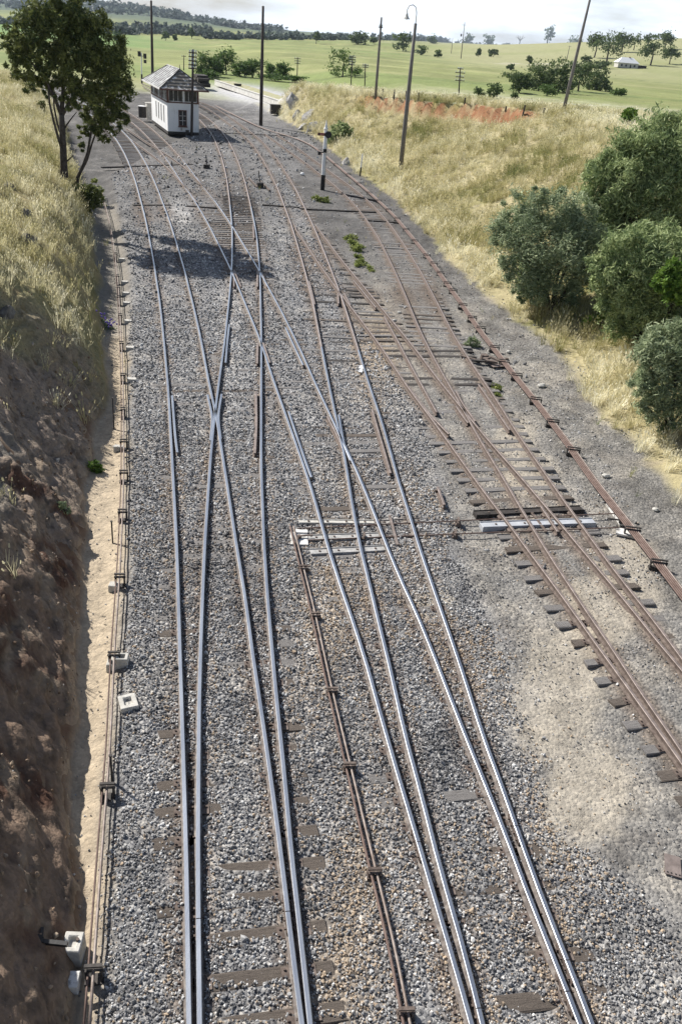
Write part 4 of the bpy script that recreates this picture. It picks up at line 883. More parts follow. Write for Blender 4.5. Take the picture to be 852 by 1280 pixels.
pole((229.8, 88), (230, 69), .12, .09, 'distant thin pole in the field just right of the signal box ridge', mat='poledark', arms=((.93, 1.2),), ins=2)
r, ax = pole((575.5, 74), (580.5, 28), .30, .2, 'far power pole with crooked top and transformer in the green field', 'power_pole', 'power pole')
pr = on_ground(575.5, 74); mb = MB(); q = at(577, 44, pr.y)-pr; mb.tube([q+Vector((-.5, 0, -.8)), q+Vector((-.5, 0, .7))], .5, 8); mb.obj('transformer', M_['darksteel'], r)
mb = MB(); q = at(579.5, 30, pr.y)-pr; mb.box((q.x, q.y, q.z-.6), (2.6, .15, .18)); mb.obj('crossarm', M_['poledark'], r)
pole((707, 78), (711.5, 57), .25, .18, 'thin grey pole on the hillside left of the farmhouse', mat='pole', arms=((.95, 2.4),), ins=2)
pole((563.5, 67), (565.5, 48), .25, .18, 'thin far pole in the field between the round bushes', mat='pole')

FP = [(478, 119, 8), (492, 120, 8), (507, 122.5, 9), (522.5, 124.5, 9), (543, 125.5, 5), (580, 129, 7), (631, 139, 5), (653, 142, 11), (677.5, 146, 11)]
FL_ = ['first dark fence post right of the slender leaning pole', 'second dark fence post right of the slender leaning pole', 'thick fence post just left of the lamp pole', 'dark fence post just right of the lamp pole', 'short stub of a fence post above the red scarp', 'dark fence post in white grass below the four armed telegraph pole', 'short leaning fence post in the grass above the middle of the bank', 'tall dark fence post left of the strongly leaning pole', 'dark fence post nearest the strongly leaning pole']
for (x, y, h), lab in zip(FP, FL_):
    b = on_ground(x, y+1.5); t = at(x+random.uniform(-.3, .6), y-h, b.y); hh = min(1.7, (t-b).length); root = empty('fence_post', b, lab, 'fence post', 'old fence posts along the cutting crest')
    mb = MB(); d = Vector((random.uniform(-.08, .08), 0, 1)); mb.tube([d*-.4, d*hh*.5, d*hh*.97, d*hh], [.10, .095, .085, .05], 7); mb.obj('post', M_['poledark'], root)
    st = MB(); st.box((d.x*hh*.8, -.10, hh*.8), (.03, .03, .03)); st.obj('staple', M_['darksteel'], root)

# ------------------------------------------------------------------ signals and marker posts
def semaphore():
    b = G(403, 235); b.z = -.17; t = at(408, 150, b.y); ax = t-b; root = empty('semaphore_signal', b, 'white post semaphore signal with black foot, red arm and pointed finial', 'signal')
    mb = MB(); mb.tube([ax*-.04, ax*.225], [.19, .18], 10); mb.obj('foot', M_['black'], root)
    mb = MB(); mb.tube([ax*.222, ax*.86], [.175, .14], 10); mb.obj('post', M_['white'], root)
    mb = MB(); mb.tube([ax*.86, ax*.88, ax*.90, ax*.955, ax*1.0], [.14, .18, .12, .06, .015], 8); mb.obj('finial', M_['white'], root)
    # pivot casting and arm seen from behind
    p = ax*.80; sp = MB(); sp.tube([p+Vector((.02, -.16, 0)), p+Vector((.02, -.08, 0))], [.12, .12], 10); sp.tube([p+Vector((.22, -.14, .0)), p+Vector((.22, -.09, .0))], .27, 14); spc = sp.obj('spectacle', M_['black'], root)
    for dz in (.10, -.10):
        l_ = MB(); l_.tube([p+Vector((.24, -.17, dz)), p+Vector((.24, -.12, dz))], .085, 8); l_.obj('lens', M_['glass'], spc)
    ar = MB(); q = p+Vector((-.34, -.12, .0)); ar.box((q.x, q.y, q.z), (.62, .03, .22)); ar.obj('arm', M_['red'], root)
    ab_ = MB(); ab_.box((q.x-.18, q.y-.02, q.z), (.10, .02, .225)); ab_.obj('arm_stripe', M_['black'], root)
    lp = MB(); q = p+Vector((.06, .12, .28)); lp.box(q, (.16, .16, .22)); lp.tube([q+Vector((0, 0, .11)), q+Vector((0, 0, .18))], [.09, .03], 8); lp.obj('lamp', M_['white'], root)
    p = ax*.575; bl = MB(); bl.box((p.x+.02, p.y-.14, p.z), (.30, .2, .26)); bl.tube([p+Vector((-.38, -.12, -.22)), p+Vector((-.1, -.12, -.12))], .05, 6); bl.tube([p+Vector((-.42, -.12, -.36)), p+Vector((-.42, -.12, -.10))], .13, 8); bl.obj('balance_lever', M_['black'], root)
    rd_ = MB(); rd_.tube([ax*.03+Vector((.15, -.1, 0)), ax*.575+Vector((.15, -.1, 0))], .012, 5); rd_.tube([ax*.575+Vector((.15, -.1, 0)), ax*.79+Vector((.2, -.1, 0))], .012, 5); rd_.obj('down_rod', M_['darksteel'], root)
semaphore()
def far_signal():
    b = G(177.5, 103); b.z = 0; t = at(176.8, 66, b.y); ax = t-b; root = empty('light_signal', b, 'far colour light signal with two dark heads on a white post', 'signal')
    mb = MB(); mb.tube([Vector((0, 0, -.2)), ax*.28], .18, 8); mb.obj('foot', M_['darksteel'], root); mb = MB(); mb.tube([ax*.28, ax], .11, 8); mb.obj('post', M_['white'], root)
    for dx, z in ((-.35, .96), (.75, .90)):
        p = ax*z; h = MB(); h.box((p.x+dx, p.y-.2, p.z), (.55, .3, .9)); h.box((p.x+dx, p.y-.38, p.z+.36), (.4, .25, .05)); hd = h.obj('signal_head', M_['black'], root)
        for dz in (.2, -.2):
            l_ = MB(); l_.tube([(p.x+dx, p.y-.37, p.z+dz), (p.x+dx, p.y-.33, p.z+dz)], .12, 8); l_.obj('lens', M_['glass'], hd)
    p = ax*.72; h = MB(); h.box((p.x+.75, p.y-.15, p.z), (.5, .3, .6)); h.box((p.x+.3, p.y, p.z+.9), (1.3, .1, .1)); h.obj('bracket', M_['darksteel'], root)
far_signal()
b = G(450, 218); b.z = -.1; t = at(453, 192, b.y); ax = t-b; root = empty('marker_post', b, 'short white post with black foot at the edge of the dry grass', 'marker post')
mb = MB(); mb.tube([ax*-.1, ax*.38], [.07, .07], 8); mb.obj('foot', M_['black'], root); mb = MB(); mb.tube([ax*.38, ax*.95, ax], [.065, .06, .03], 8); mb.obj('post', M_['white'], root)

# ------------------------------------------------------------------ rodding and cables
def gpts(px, z, step=None):
    P = np.array([tuple(G(*p))[:2] for p in px]); P = P[np.argsort(P[:, 1])]
    ys = np.arange(P[0, 1], P[-1, 1]+.3, step or .6); xs = gauss(np.interp(ys, P[:, 1], P[:, 0]), np.maximum(1.2, ys*.03)); return [Vector((x, y, z)) for x, y in zip(xs, ys)]
def offs(pts, d):
    A = np.array([(p.x, p.y) for p in pts]); n = normals(A); return [Vector((a[0]+q[0]*d, a[1]+q[1]*d, p.z)) for a, q, p in zip(A, n, pts)]
def stool(x, y, z0, z1, ang, parent, w_=.34, mat='darksteel', rollers=2, name='roller_stool'):
    mb = MB(); mb.box((x, y, z0+.03), (w_, .16, .06), ang)
    for s in (-1, 1): mb.box((x+s*(w_/2-.03)*math.cos(ang), y+s*(w_/2-.03)*math.sin(ang), (z0+z1)/2), (.03, .10, z1-z0), ang)
    mb.tube([(x-w_/2*math.cos(ang), y-w_/2*math.sin(ang), z1-.03), (x+w_/2*math.cos(ang), y+w_/2*math.sin(ang), z1-.03)], .028, 6)
    mb.box((x, y, z1+.055), (w_*.95, .05, .03), ang)
    return mb.obj(name, M_[mat], parent)
left_px = [(112, 1285), (117.6, 1213), (124, 1115), (131.6, 1012), (138, 940), (143, 816), (150, 718), (153.5, 640), (155, 590), (154.5, 502), (153, 445), (148.5, 361), (144, 318), (139, 285), (128, 240)]
lp = gpts(left_px, .02); root = empty('point_rodding', (0, 0, 0), 'rusty rodding pipe on low stools along the foot of the left cutting', 'point rodding')
mb = MB(); mb.tube(lp, .024, 7); mb.obj('rod', M_['pipe'], root, smooth=True); mb = MB(); mb.tube(offs([p+Vector((0, 0, -.03)) for p in lp], -.075), .016, 6); mb.obj('wire', M_['pipe_dark'], root, smooth=True)
for (x, y) in ((117.5, 1213), (134.5, 985), (143, 820), (150, 722), (153.6, 641), (155, 592), (155, 553), (154, 513), (153.5, 470), (152, 430), (150.5, 395), (149, 372), (148.5, 360), (147.5, 346), (144.5, 318)):
    p = G(x, y); z0 = tz(p.x, p.y); st = stool(p.x, p.y, z0-.02, .05, .15, root, .26 if y > 530 else .17)
    if y < 480:
        cb = MB(); cb.box((p.x+.34, p.y, z0+.10), (.30, .20, .24), .1); cb.obj('foot_block', M_['concrete'], root)
# the pair of pipes between the polished tracks
mid_px = [(362.5, 657), (368.7, 680), (375, 707), (390, 767), (400, 814), (410, 860), (414.5, 879), (432.5, 955), (450, 1030), (461, 1077), (477.5, 1142), (492.5, 1210), (503.7, 1272), (513, 1320)]
mp_ = gpts(mid_px, -.055, .4); root = empty('point_rodding', (0, 0, 0), 'pair of rusty pipes running between polished tracks in the foreground', 'point rodding')
for d in (-.002, .088):
    mb = MB(); mb.tube(offs(mp_, d), .023, 7); mb.obj('rod', M_['pipe' if d > .05 else 'pipe_dark'], root, smooth=True)
for (x, y) in ((376, 708), (391, 767), (411.5, 861), (433, 955), (464, 1087), (503, 1262)):
    p = G(x+2, y); stool(p.x+.03, p.y, -.17, -.03, .12, root, .24, 'rust')
right_px = [(846.5, 732), (824, 702), (792, 662), (769, 632), (742, 600), (712, 555), (692.5, 530), (670, 500), (645, 470), (619.5, 437), (600, 412.5), (580, 382.5), (559, 354), (534, 319), (518.5, 300), (494, 270), (470.5, 248), (451, 231), (429, 213), (407.7, 195), (389.7, 181), (365, 170), (334, 163), (300, 147), (270, 132)]
rp = gpts(right_px, -.02, .8); m = (rp[2]-rp[0])/(rp[2].y-rp[0].y); rp = [rp[0]+m*(q-rp[0].y) for q in (4, 7, 10, 13) if q < rp[0].y]+rp
root = empty('pipe_run', (0, 0, 0), 'bundle of rusty brown pipes on stools curving along the foot of the right bank', 'pipe run')
for d in (-.16, -.10, -.04, .02, .08):
    mb = MB(); mb.tube(offs(rp, d), .024, 6); mb.obj('rod', M_['pipe_dark' if d < .05 else 'pipe'], root, smooth=True)
for (x, y) in ((825, 703), (792, 662), (718, 562), (692, 527), (671, 499), (647, 469), (631, 452), (619, 434), (602, 410), (591, 397), (579, 381), (567, 363), (560, 354), (551, 341), (543, 329), (534, 319), (519, 301), (508, 287), (497, 273), (486, 262), (474, 251), (462, 241), (449, 229), (436, 218), (420, 205), (400, 188)):
    p = G(x, y); stool(p.x-.04, p.y, -.22, .02, math.radians(-5), root, .46, 'darksteel')

def xrod(a, b, z, r, mat, parent, name='rod'):
    mb = MB(); A = G(*a); B = G(*b); A.z = B.z = z; mb.tube([A, A.lerp(B, .5)+Vector((0, 0, .004)), B], r, 7); return mb.obj(name, M_[mat], parent)
root = empty('cross_rodding', (0, 0, 0), 'two thin rods crossing below the rails from white crank plate to the right pipe run', 'point rodding')
xrod((372, 656), (771, 637.5), -.115, .018, 'pipe_dark', root); xrod((384, 670.5), (774, 655), -.115, .018, 'pipe_dark', root)
for x, y in ((473, 651), (573, 648), (569, 663), (455, 667)):
    p = G(x, y); stool(p.x, p.y, -.20, -.085, math.pi/2, root, .26, 'rust')
M_['palewhite'] = mat_noise('dusty_white_paint', (.22, .22, .215), (.50, .49, .48), 5, .75, 0, .4)
def channel(a, b, wpx, mat, label, z=-.115, h=.10, w_=.24, group='long bearers under the crossing rods'):
    A, B = G(*a), G(*b); c = (A+B)/2; d = B-A; ang = math.atan2(d.y, d.x); root = empty('rodding_bearer', (c.x, c.y, z), label, 'bearer', group, ang); L_ = d.length
    mb = MB(); mb.box((0, 0, -h/2), (L_, w_, h)); 
    for s in (-1, 1): mb.box((0, s*(w_/2-.012), .012), (L_, .024, .022))
    mb.obj('channel', M_[mat], root, bevel=.004)
    for k in range(4):
        bt = MB(); bt.tube([(-L_/2+L_*(k+.5)/4, 0, 0), (-L_/2+L_*(k+.5)/4, 0, .025)], .03, 6); bt.obj('bolt', M_['rust'], root)
channel((374, 646.5), (468, 647.5), 6, 'concrete', 'pale bearer farthest up of three beside the white crank plate', w_=.20, z=-.128, h=.07)
channel((384, 667), (474, 664), 8, 'palewhite', 'middle white bearer of the three beside the crank plate', w_=.26, z=-.128, h=.09)
channel((388, 684.5), (481, 680), 8, 'palewhite', 'white bearer nearest the camera of the three beside the crank plate', w_=.26, z=-.128, h=.09)
channel((474, 647.5), (530, 643.5), 5, 'sleeper', 'weathered bearer continuing the far white one to the right', w_=.22, z=-.159, h=.06)
channel((482, 664), (545, 660.5), 5, 'sleeper', 'weathered bearer continuing the middle white one to the right', w_=.26, z=-.159, h=.06)
M_['paleblock'] = mat_noise('pale_dusty_steel', (.34, .36, .40), (.50, .52, .55), 4, .6, .1, .2)
channel((602, 652), (743, 647), 8, 'paleblock', 'long pale thick bearer lying under the rusty siding rails', w_=.30, z=-.105, h=.20)
channel((594, 637), (728, 630.5), 8, 'darktimber', 'dark timber bearer just beyond the long pale one', w_=.28, z=-.12, h=.16)
p = G(374, 668); root = empty('crank', (p.x, p.y, -.16), 'white painted crank plate at the head of the paired pipes', 'crank', rz=.1)
mb = MB(); mb.box((0, 0, .02), (.46, .62, .06)); mb.box((.05, .30, .045), (.36, .14, .09)); mb.obj('base', M_['offwhite'], root)
mb = MB(); mb.tube([(0, 0, .05), (0, 0, .13)], .06, 8); mb.box((-.06, -.16, .11), (.05, .40, .025), -.25); mb.box((.16, .04, .11), (.40, .05, .026), .15); mb.obj('crank_arm', M_['rust'], root)
p = G(777, 648); root = empty('crank', (p.x, p.y, -.2), 'white crank base where the rods meet the right pipe run', 'crank', rz=-.2)
mb = MB(); mb.box((-.1, .55, .02), (.22, 1.2, .07), .30); mb.box((.1, -.5, .02), (.5, .35, .06), -.1); mb.obj('base', M_['offwhite'], root)
mb = MB(); mb.tube([(0, 0, .05), (0, 0, .15)], .07, 8); mb.box((0, .16, .13), (.05, .4, .03), .3); mb.box((-.18, 0, .13), (.40, .05, .032), .1); mb.obj('crank_arm', M_['darksteel'], root)
for a, b, lab in (((127, 207), (241, 203.5), 'dark cable trunking crossing the tracks below the signal box corner'), ((166, 254), (214, 254), 'dark trunking under the left main line below the gum tree bush'), ((233, 255), (271, 257.5), 'dark trunking piece left of the oily sleepers'), ((328, 253.5), (374, 257), 'dark trunking piece right of the oily sleepers near the lever stand'),
                  ((374, 258.5), (470, 263), 'thin dark trunking running right from the yellow green weeds'), ((459, 273), (500, 276), 'dark timber trunking across the outer siding near the pipe run'), ((430, 241), (472, 249), 'thin dark trunking across the outer siding beyond the semaphore'), ((281, 165), (372, 169), 'long dark trunking across the yard at the foot of the tall pole')):
    A, B = G(*a), G(*b); c = (A+B)/2; d = B-A; root = empty('cable_trunking', (c.x, c.y, -.16), lab, 'trunking', 'dark trunking laid across the yard', math.atan2(d.y, d.x))
    mb = MB(); mb.box((0, 0, 0), (d.length, .30, .10)); mb.obj('trough', M_['darktimber'], root); n = max(2, int(d.length/1.2))
    for k in range(n):
        lm = MB(); lm.box((-d.length/2+d.length*(k+.5)/n, 0, .057), (d.length/n-.03, .27, .02)); lm.obj('lid', M_['darktimber'], root)

# ------------------------------------------------------------------ things lying about
def block(px, py, size, rz, name, label, cat, mat='concrete', recess=False, group=None, dz=0.0):
    p = G(px, py); z = tz(p.x, p.y); root = empty(name, (p.x, p.y, z+dz), label, cat, group, rz); a, b, h = size; mb = MB()
    if recess:
        i, j = a*.22, b*.25; vs = []
        for z_, k in ((-.15, 1), (h, .94)): vs += [(-a/2*k, -b/2*k, z_), (a/2*k, -b/2*k, z_), (a/2*k, b/2*k, z_), (-a/2*k, b/2*k, z_)]
        vs += [(-i, -j, h), (i, -j, h), (i, j, h), (-i, j, h), (-i*.9, -j*.9, h-.07), (i*.9, -j*.9, h-.07), (i*.9, j*.9, h-.07), (-i*.9, j*.9, h-.07)]
        mb.add(vs, [(0, 1, 5, 4), (1, 2, 6, 5), (2, 3, 7, 6), (3, 0, 4, 7), (4, 5, 9, 8), (5, 6, 10, 9), (6, 7, 11, 10), (7, 4, 8, 11), (8, 9, 13, 12), (9, 10, 14, 13), (10, 11, 15, 14), (11, 8, 12, 15), (12, 13, 14, 15)])
    elif 'stone' in name or 'rock' in name:
        rr = random.Random(int(px*7+py)); mb.sphere((0, 0, h*.4), 1, 8, 5); mb.v = [(v[0]*a*.55*rr.uniform(.75, 1.1), v[1]*b*.55*rr.uniform(.75, 1.1), h*.4+(v[2]-h*.4)*h*.6*rr.uniform(.8, 1.1)) for v in mb.v]
    else: mb.box((0, 0, h/2-.05), (a, b, h+.1), taper=.93)
    mb.obj('block', M_[mat], root, bevel=.012); return root
r = block(91, 1178, (.28, .33, .34), .05, 'concrete_block', 'largest pale concrete block with a square recess, beside the left rodding', 'concrete block', recess=True, group='concrete blocks beside the left rodding')
mb = MB(); mb.tube([(.07, .02, .30), (.07, .02, .37)], .025, 6); mb.obj('bolt', M_['rust'], r)
block(86, 1216, (.28, .26, .12), .1, 'concrete_block', 'low worn concrete slab just below the largest concrete block', 'concrete block', 'offwhite', group='concrete blocks beside the left rodding')
block(153, 821, (.26, .24, .22), .1, 'concrete_block', 'pale concrete block right of the rodding stool beside the sandy strip', 'concrete block', recess=True, group='concrete blocks beside the left rodding')
block(140, 820, (.22, .30, .16), .1, 'concrete_block', 'small block left of the rodding pipe at a stool', 'concrete block', group='concrete blocks beside the left rodding')
block(160, 873, (.36, .42, .10), .45, 'concrete_slab', 'tilted square concrete slab with two holes on the ballast edge', 'concrete slab', recess=True)
block(142, 722, (.24, .22, .14), 0, 'concrete_block', 'small grey block on the sand left of the rodding', 'concrete block', group='concrete blocks beside the left rodding')
block(148, 551, (.30, .20, .14), 0, 'concrete_block', 'flat grey block beside the rodding at the head of the sandy strip', 'concrete block', group='concrete blocks beside the left rodding')
block(378, 217, (.42, .32, .28), .3, 'painted_rock', 'white painted lump on dark ash left of the semaphore foot', 'rock', 'white')
block(250, 166, (.6, .4, .4), .5, 'painted_rock', 'white painted lump at the foot of the signal box corner', 'rock', 'white') if False else None
block(636, 436, (.2, .2, .12), .5, 'white_stone', 'white stone beside the scrap heap', 'stone', 'concrete')
block(677, 478, (.45, .25, .14), .5, 'white_stone', 'white stone in weeds right of the pipe run', 'stone', 'concrete')
block(758, 590, (.30, .22, .12), .3, 'tan_stone', 'tan stone on grey dirt right of the pipe run', 'stone', 'concrete')
block(499, 386, (.22, .2, .10), .3, 'white_stone', 'small white stone by the rusty siding, upper of a pair', 'stone', 'concrete')
block(493, 396, (.2, .18, .10), .8, 'white_stone', 'small white stone by the rusty siding, lower of a pair', 'stone', 'concrete')
block(820, 632, (.22, .18, .1), .8, 'white_stone', 'white pebble on grey dirt at the right edge', 'stone', 'concrete')
# iron bracket in the shade by the big block
p = on_ground(58, 1186); z = tz(p.x, p.y); root = empty('iron_bracket', (p.x, p.y, z+.13), 'black iron bracket with prongs lying against the shaded bank', 'bracket', rz=-.02)
mb = MB(); mb.box((.10, 0, .0), (.42, .06, .05)); mb.obj('bar', M_['black'], root); mb = MB(); mb.box((-.08, .09, 0), (.04, .22, .05), .25); mb.box((-.16, .02, .01), (.26, .035, .04), .12); mb.box((-.14, -.08, .005), (.30, .035, .04), -.1); mb.box((-.10, -.0, .02), (.14, .14, .06), .5); mb.obj('prong', M_['black'], root)
for x, y, y2, lab in ((140, 664, 652, 'short iron stake on the sandy strip beside the drain'), (139.5, 967, 945, 'iron stake beside the rodding stool above the concrete blocks'), (142, 523, 498, 'iron stake in the shade at the foot of the earth bank')):
    b = G(x, y); b.z = tz(b.x, b.y); t = at(x-.3, y2, b.y); hgt = max(.3, (t-b).length); root = empty('iron_stake', b, lab, 'stake', 'iron stakes along the left rodding'); mb = MB(); mb.tube([(0, 0, -.1), (0.01, 0, hgt)], .022, 6); mb.obj('shaft', M_['darksteel'], root)
    mb = MB(); mb.tube([(.01, 0, hgt), (.01, 0, hgt+.02)], .035, 6); mb.obj('head', M_['darksteel'], root)
# scrap heap, loose bars, plate
p = G(607, 448); root = empty('scrap_heap', (p.x, p.y, -.2), 'small heap of rusty scrap iron between the siding and pipe run', 'scrap')
for k, (x, y, L_, a) in enumerate(((-.6, .15, .9, -.5), (-.1, -.1, 1.1, .05), (.1, .3, .6, .9), (.5, .1, .7, -.9), (.75, .25, .5, .3), (.2, -.25, .5, -.3))):
    mb = MB(); mb.box((x, y, .08+.02*k), (L_, .12+.03*(k % 3), .07), a); mb.obj('iron_bar', M_['rust' if k != 1 else 'darksteel'], root)
mb = MB(); mb.box((.45, -.3, .05), (.55, .42, .03), .4); mb.obj('iron_plate', M_['rusthead'], root); mb = MB(); mb.tube([(0, .5, .0), (0, .5, .2)], [.2, .16], 8); mb.obj('iron_drum', M_['rust'], root)
p = G(551, 618); root = empty('rail_offcut', (p.x, p.y, -.19), 'short rusty offcut standing alone in the stones near a sleeper row', 'offcut', rz=.12)
link('web', rail_mesh('web', [(0, -.55), (0, 0), (0, .55)], dz=.16), [M_['rust'], M_['rusthead']], root); mb = MB(); mb.box((0, .45, .07), (.2, .06, .05)); mb.obj('clip', M_['rust'], root)
for a, b, lab in (((487, 640), (497, 677), 'thin pale bar lying across the white bearers'), ((665, 637), (683, 661), 'thin rusty bar across the long pale bearer')):
    A, B = G(*a), G(*b); c = (A+B)/2; d = B-A; root = empty('loose_bar', (c.x, c.y, -.10), lab, 'bar', rz=math.atan2(d.y, d.x)); mb = MB(); mb.box((0, 0, 0), (d.length, .07, .03)); mb.obj('bar', M_['pipe' if a[0] < 500 else 'rust'], root)
    mb = MB(); mb.tube([(-d.length*.42, 0, .01), (-d.length*.42, 0, .035)], .02, 6); mb.obj('bolt', M_['rust'], root)
p = G(843, 1075); root = empty('steel_plate', (p.x, p.y, tz(p.x, p.y)+.03), 'faded red steel plate with bolt holes on the dirt at the right edge', 'plate', rz=-.25); mb = MB(); mb.box((0, 0, 0), (.26, .42, .02)); mb.obj('plate', M_['rusthead'], root)
mb = MB(); [mb.tube([(x, -.17, .008), (x, -.17, .014)], .016, 6) for x in (-.09, -.03, .04, .1)]; mb.obj('bolt_hole', M_['black'], root)
p = G(450, 459); root = empty('rag', (p.x, p.y, -.12), 'white rag caught against the dull middle rail', 'rag'); mb = MB(); rr = random.Random(3); vs = []; fs = []
for i in range(6):
    for j in range(3): vs.append((-.05+.07*j+rr.uniform(-.03, .03), -.35+.14*i, rr.uniform(0, .09)))
for i in range(5):
    for j in range(2): fs.append((i*3+j, i*3+j+1, i*3+j+4, i*3+j+3))
mb.add(vs, fs); mb.obj('cloth', M_['white'], root)
# lever stand with rusty guard bars and the thin post by the box
p = G(325, 232); root = empty('lever_stand', (p.x, p.y, -.15), 'rusty red ground lever stand between the yard tracks near the oily sleepers', 'lever stand', rz=.25)
mb = MB(); mb.box((0, 0, .18), (.5, .7, .45)); mb.tube([(0, 0, .4), (-.15, .1, 1.3)], .04, 6); mb.obj('lever', M_['darksteel'], root)
mb = MB(); mb.box((-.4, 1.6, .12), (.12, 4.4, .10), .05); mb.box((.45, 0.2, .12), (.12, 4.4, .11), .04); mb.obj('guard_bar', M_['rust'], root)
b = G(258.5, 208); t = at(257.5, 178, b.y); ax = t-b; root = empty('lever_post', (b.x, b.y, -.15), 'thin dark lever post on ash in front of the signal box', 'lever post'); mb = MB(); mb.tube([(0, 0, 0), (ax.x, ax.y, ax.z*.55)], .05, 6); mb.obj('shaft', M_['darksteel'], root); mb = MB(); mb.box((0, 0, .15), (.5, .6, .35)); mb.obj('base', M_['darksteel'], root)

# ------------------------------------------------------------------ loading bank, stacks, outcrop
M_['offbank'] = mat_noise('limewashed_bank', (.44, .42, .38), (.66, .65, .62), 2, .9, 0, .4); M_['bankgrass'] = mat_noise('bank_top_grass', (.20, .22, .09), (.36, .34, .19), 1.2, .95, 0, .6, c3=(.40, .39, .36))
A, B = G(270, 105.5), G(357, 135); c = (A+B)/2; d = B-A; ang = math.atan2(d.y, d.x); root = empty('loading_bank', (c.x, c.y, 0), 'long low white faced loading bank beside the gravel road', 'loading bank', rz=ang)
mb = MB(); mb.box((0, -.15, .35), (d.length, .3, .9)); mb.obj('face', M_['offbank'], root); mb = MB(); mb.box((0, 1.9, .35), (d.length, 3.7, .88)); mb.obj('top', M_['bankgrass'], root)
for k in range(7):
    mb = MB(); mb.box((-d.length/2+d.length*(k+.5)/7, -.17, .86), (d.length/7-.06, .42, .10)); mb.obj('coping', M_['offbank'], root)
p = G(252, 108.5); root = empty('timber_stack', (p.x, p.y, 0), 'black stack of old timber right of the signal box roof', 'timber stack', 'dark objects', ang)
for i in range(5):
    for j in range(4 if i % 2 else 3):
        mb = MB(); mb.box((-2.5+j*1.7+.4*random.random(), random.uniform(-.3, .3), .25+i*.42), (1.5, 2.2, .36), random.uniform(-.12, .12)); mb.obj('timber', M_['darktimber'], root)
for x, y, s, lab in ((344, 143, 1.5, 'dark box standing at the end of the loading bank'), (297, 113, 1.3, 'dark lump beside the gravel road behind the tall pole')):
    p = G(x, y); root = empty('relay_case', (p.x, p.y, 0), lab, 'case', rz=.3); mb = MB(); mb.box((0, 0, s*.45), (s, s*.7, s*.8)); mb.obj('body', M_['darktimber'], root); mb = MB(); mb.box((0, 0, s*.88), (s*1.1, s*.8, .1)); mb.obj('lid', M_['darksteel'], root)
M_['darkrock'] = mat_noise('dark_lichened_rock', (.06, .057, .053), (.14, .135, .13), 4, .95, 0, .9, c3=(.24, .235, .22), bdist=.06)
def rock(loc, r, seed, label, group, mat='rock', sc=(1, .8, .8)):
    bm = bmesh.new(); bmesh.ops.create_icosphere(bm, subdivisions=3, radius=1); rr = random.Random(seed)
    for j in range(14):
        n_ = Vector((rr.uniform(-1, 1), rr.uniform(-1, 1), rr.uniform(-.6, 1))).normalized(); o_ = rr.uniform(.5, .8)
        for v in bm.verts:
            q = v.co.dot(n_)-o_
            if q > 0: v.co -= n_*q
    for v in bm.verts: v.co = Vector((v.co.x*sc[0]*r, v.co.y*sc[1]*r, v.co.z*sc[2]*r))
    me = bpy.data.meshes.new('rock'); bm.to_mesh(me); bm.free(); o = link('rock', me, M_[mat]); o.location = loc; o.rotation_euler = (rr.uniform(-.3, .3), rr.uniform(-.3, .3), rr.uniform(0, 6)); return tag(o, label, 'rock', group)
for k, (x, y, r_, lab) in enumerate(((369, 132, 1.5, 'tall dark grey outcrop rock at the far end of the right bank'), (372, 148, 1.2, 'grey rock below the tallest outcrop rock'), (384, 150, 1.5, 'broad pale rock beside the green bush at the far bank foot'), (391, 163, 1.2, 'pale rock above the far pipe run left of the green bush'), (379, 162, .9, 'small dark rock at the outcrop foot'), (432, 206, .7, 'low grey rock left of the short white marker post'), (363, 126, .9, 'upper dark rock at the tip of the outcrop'))):
    p = on_ground(x, y); rock((p.x, p.y, p.z), r_, k+5, lab, 'rocks of the outcrop', sc=(1, .8, 1.2))
for k, (x, y, r_, lab) in enumerate(((30, 272, .6, 'dark lichened rock half way up the left grassy bank'), (36, 300, .5, 'grey rock below the dark rock on the left grassy bank'), (6, 395, .55, 'bluish rock at the left edge of the grassy bank'), (12, 235, .6, 'dark rock high on the left bank edge'))):
    p = on_ground(x, y); rock((p.x, p.y, p.z-.1), r_, k+40, lab, 'rocks in the left bank', 'darkrock')
for k, (x, y, r_, lab) in enumerate(((590, 182, .8, 'grey rock showing in the dry grass below the red scarp'), (604, 176, .7, 'smaller grey rock to the right of the first below the red scarp'))):
    p = on_ground(x, y); rock((p.x, p.y, p.z-.1), r_, k+60, lab, 'rocks in the right bank', sc=(1.4, .8, .6))

